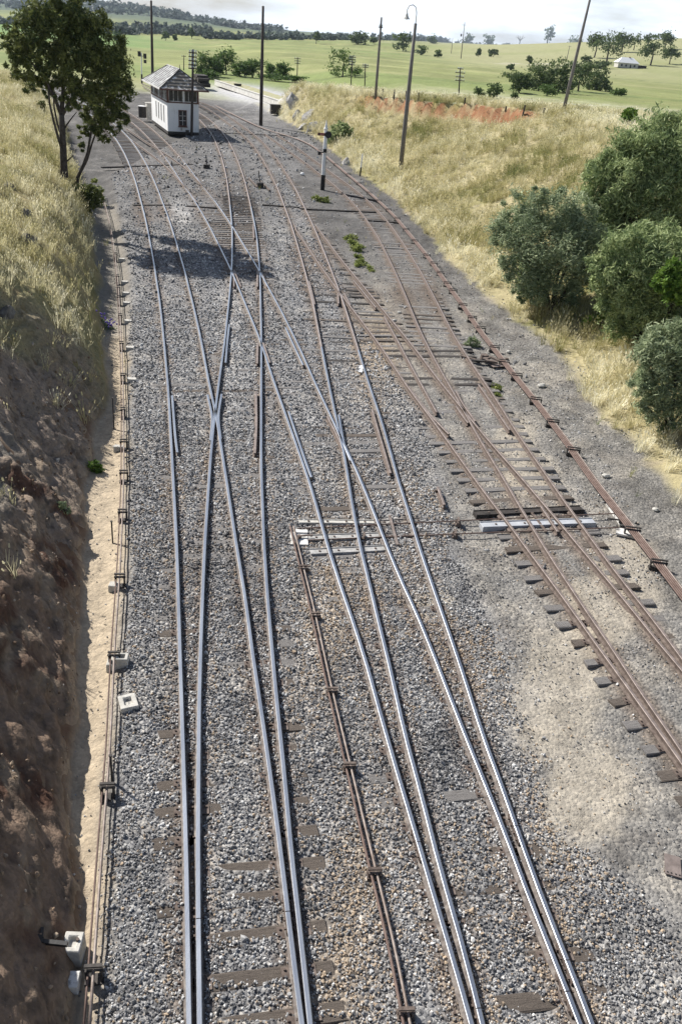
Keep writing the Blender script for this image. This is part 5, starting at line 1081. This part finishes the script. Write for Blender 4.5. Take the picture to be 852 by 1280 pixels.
# ------------------------------------------------------------------ trees and shrubs
def leaves(name, parent, clumps, n, L_, W_, mat, seed=0, droop=.3, sub=.30, subn=26, loc0=Vector((0, 0, 0)), hollow=.5):
    r_ = np.random.default_rng(seed); vol = np.array([c[1][0]*c[1][1]*c[1][2] for c in clumps])**.72; cnt = np.maximum(20, (n*vol/vol.sum())).astype(int); P = []; LV = []
    for (c, rad), k in zip(clumps, cnt):
        m = max(4, int(subn*min(1.5, k/(n/len(clumps)))))
        u = r_.standard_normal((m, 3)); u /= np.linalg.norm(u, axis=1)[:, None]; rr = hollow+(1.22-hollow)*r_.random(m)**.8; sc = u*rr[:, None]*np.array(rad)
        st = r_.random(m); idx = r_.integers(0, m, k); sg = sub*np.array(rad)*(.6+.8*r_.random(m))[:, None]
        p = sc[idx]+r_.standard_normal((k, 3))*sg[idx]*.62; P.append(p+np.array(c)); LV.append(np.clip(.2+.5*st[idx]+.25*r_.standard_normal(k), 0, 1))
    P = np.concatenate(P); LV = np.concatenate(LV); n = len(P); d = r_.standard_normal((n, 3)); d[:, 2] = d[:, 2]*.7-droop; d /= np.linalg.norm(d, axis=1)[:, None]
    q = r_.standard_normal((n, 3)); s_ = np.cross(d, q); s_ /= np.linalg.norm(s_, axis=1)[:, None]; l_ = (L_*(.6+.8*r_.random(n)))[:, None]; w_ = (W_*(.6+.8*r_.random(n)))[:, None]
    V = np.stack([P-d*l_*.5, P+s_*w_*.5, P+d*l_*.5, P-s_*w_*.5], 1)-np.array(loc0); me = np_mesh(name, V.reshape(-1, 3), np.arange(n*4).reshape(-1, 4))
    a = me.attributes.new('lv', 'FLOAT', 'POINT'); a.data.foreach_set('value', np.repeat(LV, 4).astype(np.float32)); return link(name, me, M_[mat], parent)
def px_clumps(Y, lst, flat=.9):
    out = []
    for c in lst:
        x, y, r_ = c[:3]; off = c[3] if len(c) > 3 else 0; p = at(x, y, Y+off); zc = p.y*math.cos(PITCH)+(CAM_H-p.z)*math.sin(PITCH); R_ = r_*zc/F_PX; out.append((p, (R_, R_, R_*flat)))
    return out
def limbs(mb, Y, lines, base=Vector((0, 0, 0))):
    for pts in lines:
        V = []; Rr = []
        for x, y, r_, off in pts: V.append(at(x, y, Y+off)-base); Rr.append(r_)
        mb.tube(V, Rr, 8)
# the gum tree on the left bank: trunk with limbs and crown, and the darker leaning stem beside it
Yg = 53.2; gb_ = at(80, 221, Yg); gb_.z = tz(gb_.x, gb_.y)
root = empty('gum_tree', gb_, 'tall dark green gum tree on the left bank beside the main line', 'tree', 'trees and shrubs by the cutting')
mb = MB(); limbs(mb, Yg, [[(81, 236, .28, 0), (81, 226, .26, 0), (80, 205, .22, 0), (79, 180, .20, 0), (78, 160, .18, 0), (77, 142, .16, 0)], [(77, 144, .13, 0), (70, 126, .10, -.2), (60, 105, .08, -.5), (46, 86, .06, -.8), (34, 70, .03, -1)], [(77, 144, .14, 0), (79, 115, .11, .2), (81, 85, .09, .3), (84, 50, .06, .4), (86, 20, .03, .5)],
    [(77, 146, .12, 0), (88, 126, .09, .3), (100, 105, .07, .6), (110, 80, .05, .8), (118, 55, .03, 1)], [(79, 190, .10, 0), (73, 172, .08, -.3), (67, 150, .07, -.5), (62, 128, .06, -.6), (60, 95, .03, -.8)], [(79, 175, .08, 0), (72, 155, .06, .3), (68, 135, .05, .4), (66, 100, .03, .5)], [(81, 160, .05, 0), (88, 150, .04, -.2), (96, 140, .02, -.4)], [(80, 205, .05, 0), (88, 198, .035, -.2), (92, 194, .02, -.3)]], gb_)
mb.obj('trunk', M_['bark'], root, smooth=True)
cl = px_clumps(Yg, [(58, 48, 34, -.5), (98, 38, 32, .5), (34, 42, 22, -1), (22, 62, 14, -1), (85, 14, 24, .5), (120, 52, 26, .8), (132, 78, 24, .8), (45, 78, 22, -.8), (75, 84, 24, 0), (105, 92, 24, .6), (60, 18, 24, 0), (28, 22, 14, -.5), (112, 22, 20, .5), (120, 108, 16, .6), (30, 88, 10, -.8), (88, 112, 17, .3), (58, 104, 12, -.5), (86, -2, 22, .5), (128, 98, 20, .6), (112, 118, 16, .5), (14, 60, 14, -1), (20, 80, 14, -1), (48, 96, 14, -.6), (70, 30, 30, .3), (134, 60, 20, .6), (96, 62, 28, .4), (100, 130, 12, .3), (86, 126, 10, .2), (60, 118, 9, -.4), (40, 104, 11, -.7), (70, 108, 12, 0)])
leaves('crown', root, cl, 31000, .28, .085, 'leaf_gum', 5, .5, .20, 17, gb_, .55)
sb_ = at(98, 219, 55.5); sb_.z = tz(sb_.x, sb_.y); root = empty('gum_sapling', sb_, 'leaning twin stemmed tree with dense dark foliage right of the tall gum', 'tree', 'trees and shrubs by the cutting')
mb = MB(); limbs(mb, sb_.y, [[(96, 246, .13, 0), (97, 223, .12, 0), (104, 207, .09, 0), (110, 190, .08, 0), (114, 165, .07, 0), (121, 135, .05, 0), (130, 100, .03, 0)], [(100, 217, .09, 0), (109, 200, .07, .2), (115, 180, .06, .3), (122, 160, .05, .4), (136, 140, .03, .5)]], sb_); mb.obj('trunk', M_['bark'], root, smooth=True)
leaves('crown', root, px_clumps(sb_.y, [(138, 90, 20), (142, 112, 19), (132, 130, 19), (145, 132, 13), (120, 148, 15), (137, 152, 14), (152, 148, 9), (110, 160, 10), (102, 186, 6), (128, 165, 10), (148, 100, 12), (100, 168, 5)]), 9500, .26, .09, 'leaf_gum', 6, .4, .24, 16, sb_, .5)
def shrub(bpx, lst, n, L_, W_, mat, label, seed, name='shrub', droop=.3, sub=.26, subn=26, hollow=.55, stems=5, group='trees and shrubs by the cutting', Y=None, cat='shrub', stem_r=.05):
    b = on_ground(*bpx) if Y is None else at(bpx[0], bpx[1], Y); cl = px_clumps(b.y, lst); root = empty(name, b, label, cat, group); mb = MB(); rr = random.Random(seed)
    for k in range(stems):
        c = cl[rr.randrange(len(cl))][0]-b; mid = c*.5+Vector((rr.uniform(-.2, .2), rr.uniform(-.2, .2), .1))*c.length*.3; mb.tube([Vector((rr.uniform(-.1, .1), rr.uniform(-.1, .1), -.15)), mid, c], [stem_r, stem_r*.7, stem_r*.3], 6)
    mb.obj('stem', M_['bark'], root, smooth=True); leaves('crown', root, cl, n, L_, W_, mat, seed, droop, sub, subn, b, hollow); return root
shrub((688, 386), [(682, 300, 47.3), (650, 292, 29.7, 0.4), (716, 300, 33.0, 0.3), (662, 335, 28.6, -0.3), (702, 340, 35.2, -0.3), (640, 268, 18.7, 0.5), (692, 262, 26.4, 0.4), (722, 266, 20.9, 0.5), (672, 362, 18.7, -0.6), (738, 290, 22.0), (742, 320, 17.6), (628, 290, 16.5), (620, 285, 9.9), (730, 330, 24.2), (624, 300, 11.0), (640, 330, 15.4), (690, 245, 15.4), (660, 250, 17.6), (745, 345, 16), (742, 300, 18), (715, 365, 16), (650, 365, 12)], 42000, .22, .05, 'leaf_grey', 'grey green feathery shrub on the bank slope right of the pale grass', 21, droop=.25, stems=8, stem_r=.08)
shrub((664, 382), [(664, 352, 17), (658, 338, 10), (674, 362, 11), (655, 360, 9)], 3600, .2, .06, 'leaf_pepper', 'small brighter green shrub against the front of the grey green shrub', 22)
shrub((800, 330), [(795, 205, 40.8), (828, 188, 40.8), (772, 232, 32.4), (830, 245, 48.0), (785, 275, 40.8), (760, 208, 20.4), (848, 210, 43.2), (806, 172, 24.0), (842, 172, 26.4), (752, 232, 19.2), (748, 300, 16.8), (770, 300, 26.4), (758, 280, 19.2), (740, 255, 12.0), (870, 230, 52.8), (765, 262, 19.2), (815, 300, 36.0), (862, 290, 43.2), (830, 162, 19.2), (755, 250, 19.2), (745, 275, 9.6), (782, 178, 16.8), (850, 158, 19.2), (745, 230, 14), (770, 195, 16), (790, 300, 24), (742, 292, 10)], 70000, .27, .058, 'leaf_pepper', 'large dense feathery tree filling the right edge of the bank', 23, name='bushy_tree', droop=.7, stems=9, stem_r=.10, cat='tree', subn=34)
shrub((800, 438), [(790, 335, 34.8), (825, 335, 39.4), (770, 350, 25.5), (808, 375, 37.1), (780, 385, 27.8), (838, 385, 34.8), (760, 342, 16.2), (765, 372, 16.2), (795, 410, 18.6), (865, 350, 39.4), (818, 300, 25.5), (862, 400, 30.2), (752, 330, 16.2), (790, 308, 27.8), (758, 385, 13.9), (775, 405, 16.2), (835, 412, 27), (858, 420, 28), (802, 424, 17), (750, 350, 13), (780, 312, 22)], 52000, .23, .05, 'leaf_pepper', 'lower feathery green tree in front of the largest one', 24, name='bushy_tree', droop=.6, stems=8, stem_r=.09, cat='tree', subn=34)
shrub((832, 545), [(832, 448, 30.8), (848, 478, 34.2), (820, 485, 22.8), (815, 510, 16.0), (845, 425, 25.1), (838, 520, 20.5), (880, 470, 41.0), (812, 460, 13.7), (880, 430, 29.6), (803, 475, 16.0), (800, 450, 13.7), (812, 430, 18.2), (822, 425, 18.2), (805, 505, 9.1)], 32000, .18, .04, 'leaf_grey', 'grey green bush nearest the camera at the right edge', 25, droop=.4, stems=6)
shrub((836, 392), [(836, 350, 14, -2.2), (842, 330, 9, -2.2), (829, 360, 8, -2.2), (846, 366, 12, -2.2)], 2600, .2, .11, 'leaf_bright', 'bright yellow green sapling between the feathery trees at the right edge', 26, Y=on_ground(800, 438).y-.3)
shrub((742, 412), [(740, 401, 9), (732, 405, 6), (752, 398, 6)], 900, .16, .07, 'leaf_bright', 'low bright green plant at the foot of the lower feathery tree', 27)
shrub((786, 160), [(786, 148, 9), (778, 152, 6), (795, 153, 6), (784, 138, 5), (791, 141, 4)], 900, .45, .16, 'leaf_bright', 'small spiky green plant on the crest right of the leaning pole', 28, droop=-.6)
shrub((425, 180), [(424, 166, 10), (415, 172, 8), (434, 164, 7), (428, 158, 5)], 2600, .34, .13, 'leaf_pepper', 'green bush at the foot of the far bank right of the semaphore', 29)
shrub((106, 262), [(104, 244, 14), (112, 252, 12), (98, 252, 10), (118, 240, 8), (92, 240, 8)], 4200, .2, .08, 'leaf_gum', 'dark green bush at the foot of the gum trees', 30)
shrub((120, 258), [(121, 240, 7), (125, 250, 6), (118, 226, 4)], 1100, .18, .07, 'leaf_weed', 'yellow green plant beside the ballast right of the dark bush', 31)
def weed_patch(pxs, label, seed, rad, n, ll):
    b = G(*pxs[0]); b.z = tz(b.x, b.y); root = empty('weed', b, label, 'weed', 'weeds in the yard'); cl = []; rr = random.Random(seed)
    for x, y in pxs:
        p = G(x, y); h = rad*rr.uniform(.7, 1.2); cl.append((Vector((p.x, p.y, tz(p.x, p.y)+h*.45)), (rad*rr.uniform(.8, 1.2), rad*rr.uniform(.8, 1.2), h*.6)))
    mb = MB()
    for c, r_ in cl: mb.tube([(c.x-b.x, c.y-b.y, -.1), (c.x-b.x+.05, c.y-b.y, c.z-b.z+r_[2]*.5)], [.02, .008], 5)
    mb.obj('stem', M_['bark'], root); leaves('leaves', root, cl, n, ll, ll*.28, 'leaf_weed', seed, -.35, .4, 12, b, .2)
weed_patch([(446, 318), (443, 302), (449, 306), (440, 296), (452, 324), (447, 328), (445, 310)], 'bright green weed clump growing alone in the middle of the yard', 32, 0.30, 2000, 0.2)
weed_patch([(460, 332), (465, 334), (456, 328)], 'low weed just below the bright green weed clump', 33, 0.22, 500, 0.14)
weed_patch([(400, 249), (408, 250), (396, 248)], 'flat yellow green weed patch at the semaphore foot', 34, 0.32, 1000, 0.2)
shrub((591, 433), [(590, 428, 6.5), (584, 430, 4), (597, 431, 4)], 900, .14, .035, 'leaf_grey', 'dull olive weed tuft left of the scrap heap', 35, name='weed', cat='weed', group='weeds in the yard')
weed_patch([(622, 488), (623, 480), (621, 474)], 'thin green weed standing beside the rusty siding', 36, 0.13, 500, 0.12)
shrub((121, 590), [(118, 581, 6), (124, 586, 5), (113, 588, 4)], 500, .1, .05, 'leaf_bright', 'small green weed at the top of the sandy strip', 37, name='weed', cat='weed', group='weeds by the left cutting')
shrub((75, 640), [(76, 632, 6), (68, 636, 4), (84, 638, 4)], 350, .1, .04, 'leaf_grey', 'small grey weed on the earth bank above the sandy strip', 38, name='weed', cat='weed', group='weeds by the left cutting')
M_['petal'] = mat_noise('purple_petal', (.10, .06, .36), (.20, .14, .52), 6, .6, 0, 0)
fb = on_ground(132, 408); root = empty('flowering_plant', fb, 'purple flowering plant at the foot of the left bank beside the rodding', 'plant')
leaves('foliage', root, px_clumps(fb.y, [(133, 408, 6), (127, 402, 5), (140, 414, 5)]), 700, .14, .05, 'leaf_grey', 39, .2, .4, 10, fb); mb = MB(); rr = random.Random(5)
for k in range(46):
    q = at(rr.gauss(133, 4.5), rr.gauss(405, 5.5), fb.y)-fb; q.z += .05; mb.sphere(q+Vector((rr.uniform(-.2, .2), rr.uniform(-.3, .1), 0)), .045, 5, 3)
mb.obj('flowers', M_['petal'], root)
for x, y in ((30, 650), (8, 625), (45, 470), (20, 880), (60, 720), (15, 760)): pass

M_['leaf_field'] = leafmat('field_bush_leaf', (.05, .09, .03), (.16, .24, .07))
# distant bushes, trees and the farm
def far_tree(px, py, w_, h_, label, seed, mat='leaf_far', name='tree', trunk=True, n=260, cat='tree', group='trees in the far fields', blobs=6):
    b = on_ground(px, py); zc = b.y*math.cos(PITCH)+(CAM_H-b.z)*math.sin(PITCH); k = zc/F_PX; W, H = w_*k, h_*k; root = empty(name, b, label, cat, group); rr = random.Random(seed); mb = MB()
    mb.tube([(0, 0, -.3), (rr.uniform(-.03, .03)*H, 0, H*.3), (rr.uniform(-.06, .06)*H, 0, H*.7)], [max(.12, H*.035), H*.025, H*.01], 6); mb.obj('trunk', M_['bark'], root)
    cl = []; lo = .42 if trunk else .15
    for i in range(blobs):
        cl.append((b+Vector((rr.uniform(-.32, .32)*W, rr.uniform(-.3, .3)*W, H*rr.uniform(lo, .80))), (W*rr.uniform(.20, .34), W*rr.uniform(.20, .34), H*rr.uniform(.14, .22))))
    cl.append((b+Vector((0, 0, H*.62)), (W*.34, W*.34, H*.32)))
    leaves('crown', root, cl, n, 2.6*k, 1.5*k, mat, seed, .2, .42, 8, b, .3)
FT = [(448, 56, 24, 15, 'wide green bush pair in the mid field above the leaning slender pole', 0), (468, 56, 10, 8, 'small bush right of the wide bush pair', 0), (503, 64, 23, 20, 'round dark bush just left of the lamp pole', 0), (526, 69, 15, 11, 'low bush just right of the lamp pole', 0), (539, 54, 13, 10, 'far bush behind the lamp pole bushes', 0),
      (585, 52, 16, 11, 'bush on the skyline right of the power pole', 0), (609, 54, 15, 13, 'round bush on the skyline left of the dead tree', 0), (546, 72, 9, 9, 'small dark bush left of the power pole foot', 0), (597, 71, 7, 9, 'tiny dark bush right of the power pole', 0), (616, 71, 12, 10, 'low bush beside the hillside track', 0), (638, 88, 9, 8, 'small bush left of the dark thicket', 0), (661, 80, 7, 8, 'dark little bush above the thicket', 0),
      (616, 124, 22, 20, 'grey green bush at the left foot of the thicket', 0), (598, 122, 14, 12, 'low grey bush beside the four armed telegraph pole', 0), (641, 126, 9, 9, 'small bush at the plateau edge below the thicket', 0),
      (685, 47, 15, 28, 'tall narrow tree alone on the hill skyline', 1), (719, 47, 19, 17, 'round tree on the skyline behind the leaning pole', 1), (742, 72, 26, 28, 'left big tree of the group by the farmhouse', 1), (757, 80, 34, 36, 'largest dark tree of the group beside the farmhouse', 1), (776, 66, 22, 22, 'tree behind the farmhouse roof', 1), (791, 63, 20, 18, 'small tree right of the farmhouse trees', 1), (808, 58, 16, 14, 'distant tree above the farmhouse', 1), (812, 82, 28, 32, 'rounded tree right of the farmhouse', 1), (830, 62, 24, 20, 'tree on the hill at the right edge', 1), (836, 80, 24, 20, 'lower round tree at the right edge', 1), (731, 82, 14, 12, 'small bush left of the largest farm tree', 0), (748, 86, 24, 9, 'low hedge in front of the farm trees', 0),
      (428, 96, 34, 32, 'large round bright bush in the field left of the slender pole', 0), (443, 97, 18, 12, 'low part bush right of the large round bush', 0), (395, 55, 9, 15, 'bush at the far edge of the field left of middle', 1), (207, 51, 8, 10, 'small dark bush at the field edge right of the pole', 0), (218, 51, 6, 7, 'tiny bush beside the small dark bush', 0), (146, 51, 10, 11, 'dark bush at the field edge beside the gum crown', 0), (240, 49, 9, 13, 'dark bush before the woodland above the signal box', 1)]
for i, (x, y, w_, h_, lab, tr) in enumerate(FT):
    big = w_ > 20; far_tree(x, y, w_, h_, lab, 200+i, 'leaf_far' if i not in (27, 28) else 'leaf_field', 'tree' if tr else 'bush', bool(tr), 900 if big else 320, 'tree' if tr else 'bush', 'trees in the far fields' if tr else 'bushes in the far fields', 8 if big else 5)
# dark thicket beyond the crest, and the row of green bushes beside the gravel road
for i, (x, y, w_, h_, lab) in enumerate(((648, 116, 34, 24, 'left bush of the dark green thicket beyond the crest'), (672, 114, 40, 34, 'second bush of the dark thicket, one of its tallest'), (697, 115, 40, 34, 'middle bush of the dark thicket behind the leaning pole'), (722, 114, 38, 33, 'fourth bush of the dark thicket right of the leaning pole'), (746, 114, 32, 26, 'right end bush of the dark green thicket'), (683, 120, 26, 14, 'low bright bush at the front of the thicket'), (772, 120, 18, 9, 'low bush lying right of the thicket'))):
    far_tree(x, y, w_, h_, lab, 300+i, 'leaf_far' if i < 5 else 'leaf_field', 'thicket_bush', False, 2600 if i < 5 else 800, 'bush', 'bushes of the thicket', 12)
for i, (x, y, w_, h_, lab) in enumerate(((252, 96, 22, 28, 'darkest bush behind the telegraph pole crossarms'), (268, 97, 22, 26, 'bush right of the telegraph pole in the green row'), (283, 93, 30, 30, 'tallest bush of the green row'), (300, 96, 22, 18, 'mid bush of the green row left of the tall pole'), (316, 97, 24, 22, 'bush of the green row just left of the tall pole'), (338, 97, 20, 16, 'bush of the green row right of the tall pole'), (354, 99, 20, 18, 'pale topped bush near the right end of the row'), (366, 103, 26, 8, 'low bush at the right end of the green row'), (340, 101, 34, 8, 'low ground hugging bush below the row'), (262, 99, 24, 10, 'low bush at the foot of the row beside the timber stack'))):
    far_tree(x, y, w_, h_, lab, 340+i, 'leaf_field', 'bush', False, 1500, 'bush', 'row of green bushes beside the gravel road', 9)
for i, (x, y, w_, h_, lab) in enumerate(((38, 118, 18, 16, 'bush beside the tracks left of the gum trunk'), (20, 102, 12, 12, 'small dark bush between the far left tracks'), (52, 140, 12, 12, 'low bush behind the left bank edge'))):
    far_tree(x, y, w_, h_, lab, 370+i, 'leaf_gum', 'bush', False, 500, 'bush', 'bushes behind the gum tree', 6)
# dead tree on the hill
b = on_ground(650, 47); k = b.y*math.cos(PITCH)/F_PX; root = empty('dead_tree', b, 'bare dead tree forking on the hill skyline', 'tree'); mb = MB(); H = 14*k
mb.tube([(0, 0, -.5), (0, 0, H*.5)], [H*.05, H*.035], 6); mb.obj('trunk', M_['pole'], root); mb = MB()
for dx, zz in ((-.28, .95), (.25, 1.0), (-.05, .9), (.4, .8), (-.4, .78)): mb.tube([(0, 0, H*.48), (dx*H*.5, 0, H*.7), (dx*H, 0, H*zz)], [H*.03, H*.02, H*.008], 5)
mb.obj('limbs', M_['pole'], root)
# farmhouse
b = on_ground(781, 85.5); k = b.y*math.cos(PITCH)/F_PX; root = empty('farmhouse', b, 'low farmhouse with white roof among dark trees on the hillside', 'house', rz=.12)
W, D_, H = 26*k, 14*k, 5.5*k; mb = MB(); mb.box((0, 0, H/2), (W, D_, H)); wl = mb.obj('wall', M_['concrete'], root)
mb = MB(); e = 1.2*k; R_ = 6*k; mb.add([(-W/2-e, -D_/2-e, H), (W/2+e, -D_/2-e, H), (W/2+e, D_/2+e, H), (-W/2-e, D_/2+e, H), (-W*.28, 0, H+R_), (W*.28, 0, H+R_)], [(0, 1, 5, 4), (1, 2, 5), (2, 3, 4, 5), (3, 0, 4), (3, 2, 1, 0)]); rf = mb.obj('roof', M_['white'], root)
mb = MB(); mb.box((W*.1, 0, H+R_*.9), (1.4*k, 1.4*k, 3*k)); mb.obj('chimney', M_['brown'], rf)
for x in (-.32, -.1, .32):
    mb = MB(); mb.box((x*W, -D_/2-.04, H*.5), (2.4*k, .1, 2.4*k)); mb.obj('window', M_['glass'], root)
mb = MB(); mb.box((.12*W, -D_/2-.05, H*.38), (1.6*k, .1, 3.6*k)); mb.obj('door', M_['darktimber'], root)
mb = MB(); mb.box((W*.72, -D_*.1, H*.36), (W*.4, D_*.8, H*.7)); sh_ = mb.obj('shed', M_['darktimber'], root); mb = MB(); mb.box((W*.72, -D_*.1, H*.74), (W*.44, D_*.9, .3*k)); mb.obj('shed_roof', M_['roofing'], sh_)
# woodland along the far side of the plain, one mass
def woods():
    cl = []; rr = random.Random(9)
    for i in range(250):
        x = rr.uniform(125, 262); y = 45-(262-x)*.030+rr.uniform(-2, 2); b = on_ground(x, y); kk = b.y/F_PX; R_ = rr.uniform(2.0, 4.2)*kk; cl.append((b+Vector((0, rr.uniform(0, 40), R_*1.0)), (R_*.9, R_*.9, R_*1.3)))
    for i in range(190):
        x = rr.uniform(-60, 130); y = 34+rr.uniform(-2, 1); b = on_ground(x, y-4); kk = b.y/F_PX; R_ = rr.uniform(2, 3.6)*kk; cl.append((b+Vector((0, rr.uniform(0, 40), R_*.8)), (R_, R_, R_*1.2)))
    for i in range(330):
        x = rr.uniform(255, 560); y = 49.5+(x-255)*.006+rr.uniform(-1.5, .5); b = on_ground(x, y); kk = b.y/F_PX; R_ = rr.uniform(1.6, 3.4)*kk*(1.15 if x < 430 else .9); cl.append((b+Vector((0, rr.uniform(0, 60), R_*.8)), (R_*1.1, R_*1.1, R_*1.1)))
    for i in range(70):
        x = rr.uniform(560, 660); y = 46.5+rr.uniform(-.8, .6); b = on_ground(x, y); kk = b.y/F_PX; R_ = rr.uniform(1.0, 2.0)*kk; cl.append((b+Vector((0, 0, R_*.5)), (R_*1.2, R_*1.2, R_)))
    o = leaves('woodland', None, cl, 60000, 4.2, 2.6, 'leaf_wood', 77, .1, .34, 7, Vector((0, 0, 0)), .3); tag(o, kind='stuff')
    cl = []
    for i in range(650):
        az = rr.uniform(-.62, -.10); D = rr.uniform(2300, 3600); x = D*math.sin(az); y = D*math.cos(az); R_ = rr.uniform(7, 12); cl.append((Vector((x, y, tz(x, y)+R_*.4)), (R_*1.6, R_*1.6, R_)))
    o = leaves('hill_forest', None, cl, 30000, 9.0, 6.0, 'leaf_wood', 78, .1, .28, 7, Vector((0, 0, 0)), .2); tag(o, kind='stuff')
woods()

# ------------------------------------------------------------------ haze
hz = MB(); hz.box((-300, 3400, 50), (7600, 7200, 160)); ho = link('haze', hz.mesh('haze'), None); tag(ho, kind='stuff')
m = bpy.data.materials.new('haze_air'); m.use_nodes = True; n = m.node_tree; n.nodes.clear(); o_ = n.nodes.new('ShaderNodeOutputMaterial'); v_ = n.nodes.new('ShaderNodeVolumePrincipled')
v_.inputs['Color'].default_value = (.72, .84, 1.0, 1); v_.inputs['Density'].default_value = 0.00005; v_.inputs['Anisotropy'].default_value = 0.2; n.links.new(v_.outputs[0], o_.inputs['Volume']); ho.data.materials.append(m)
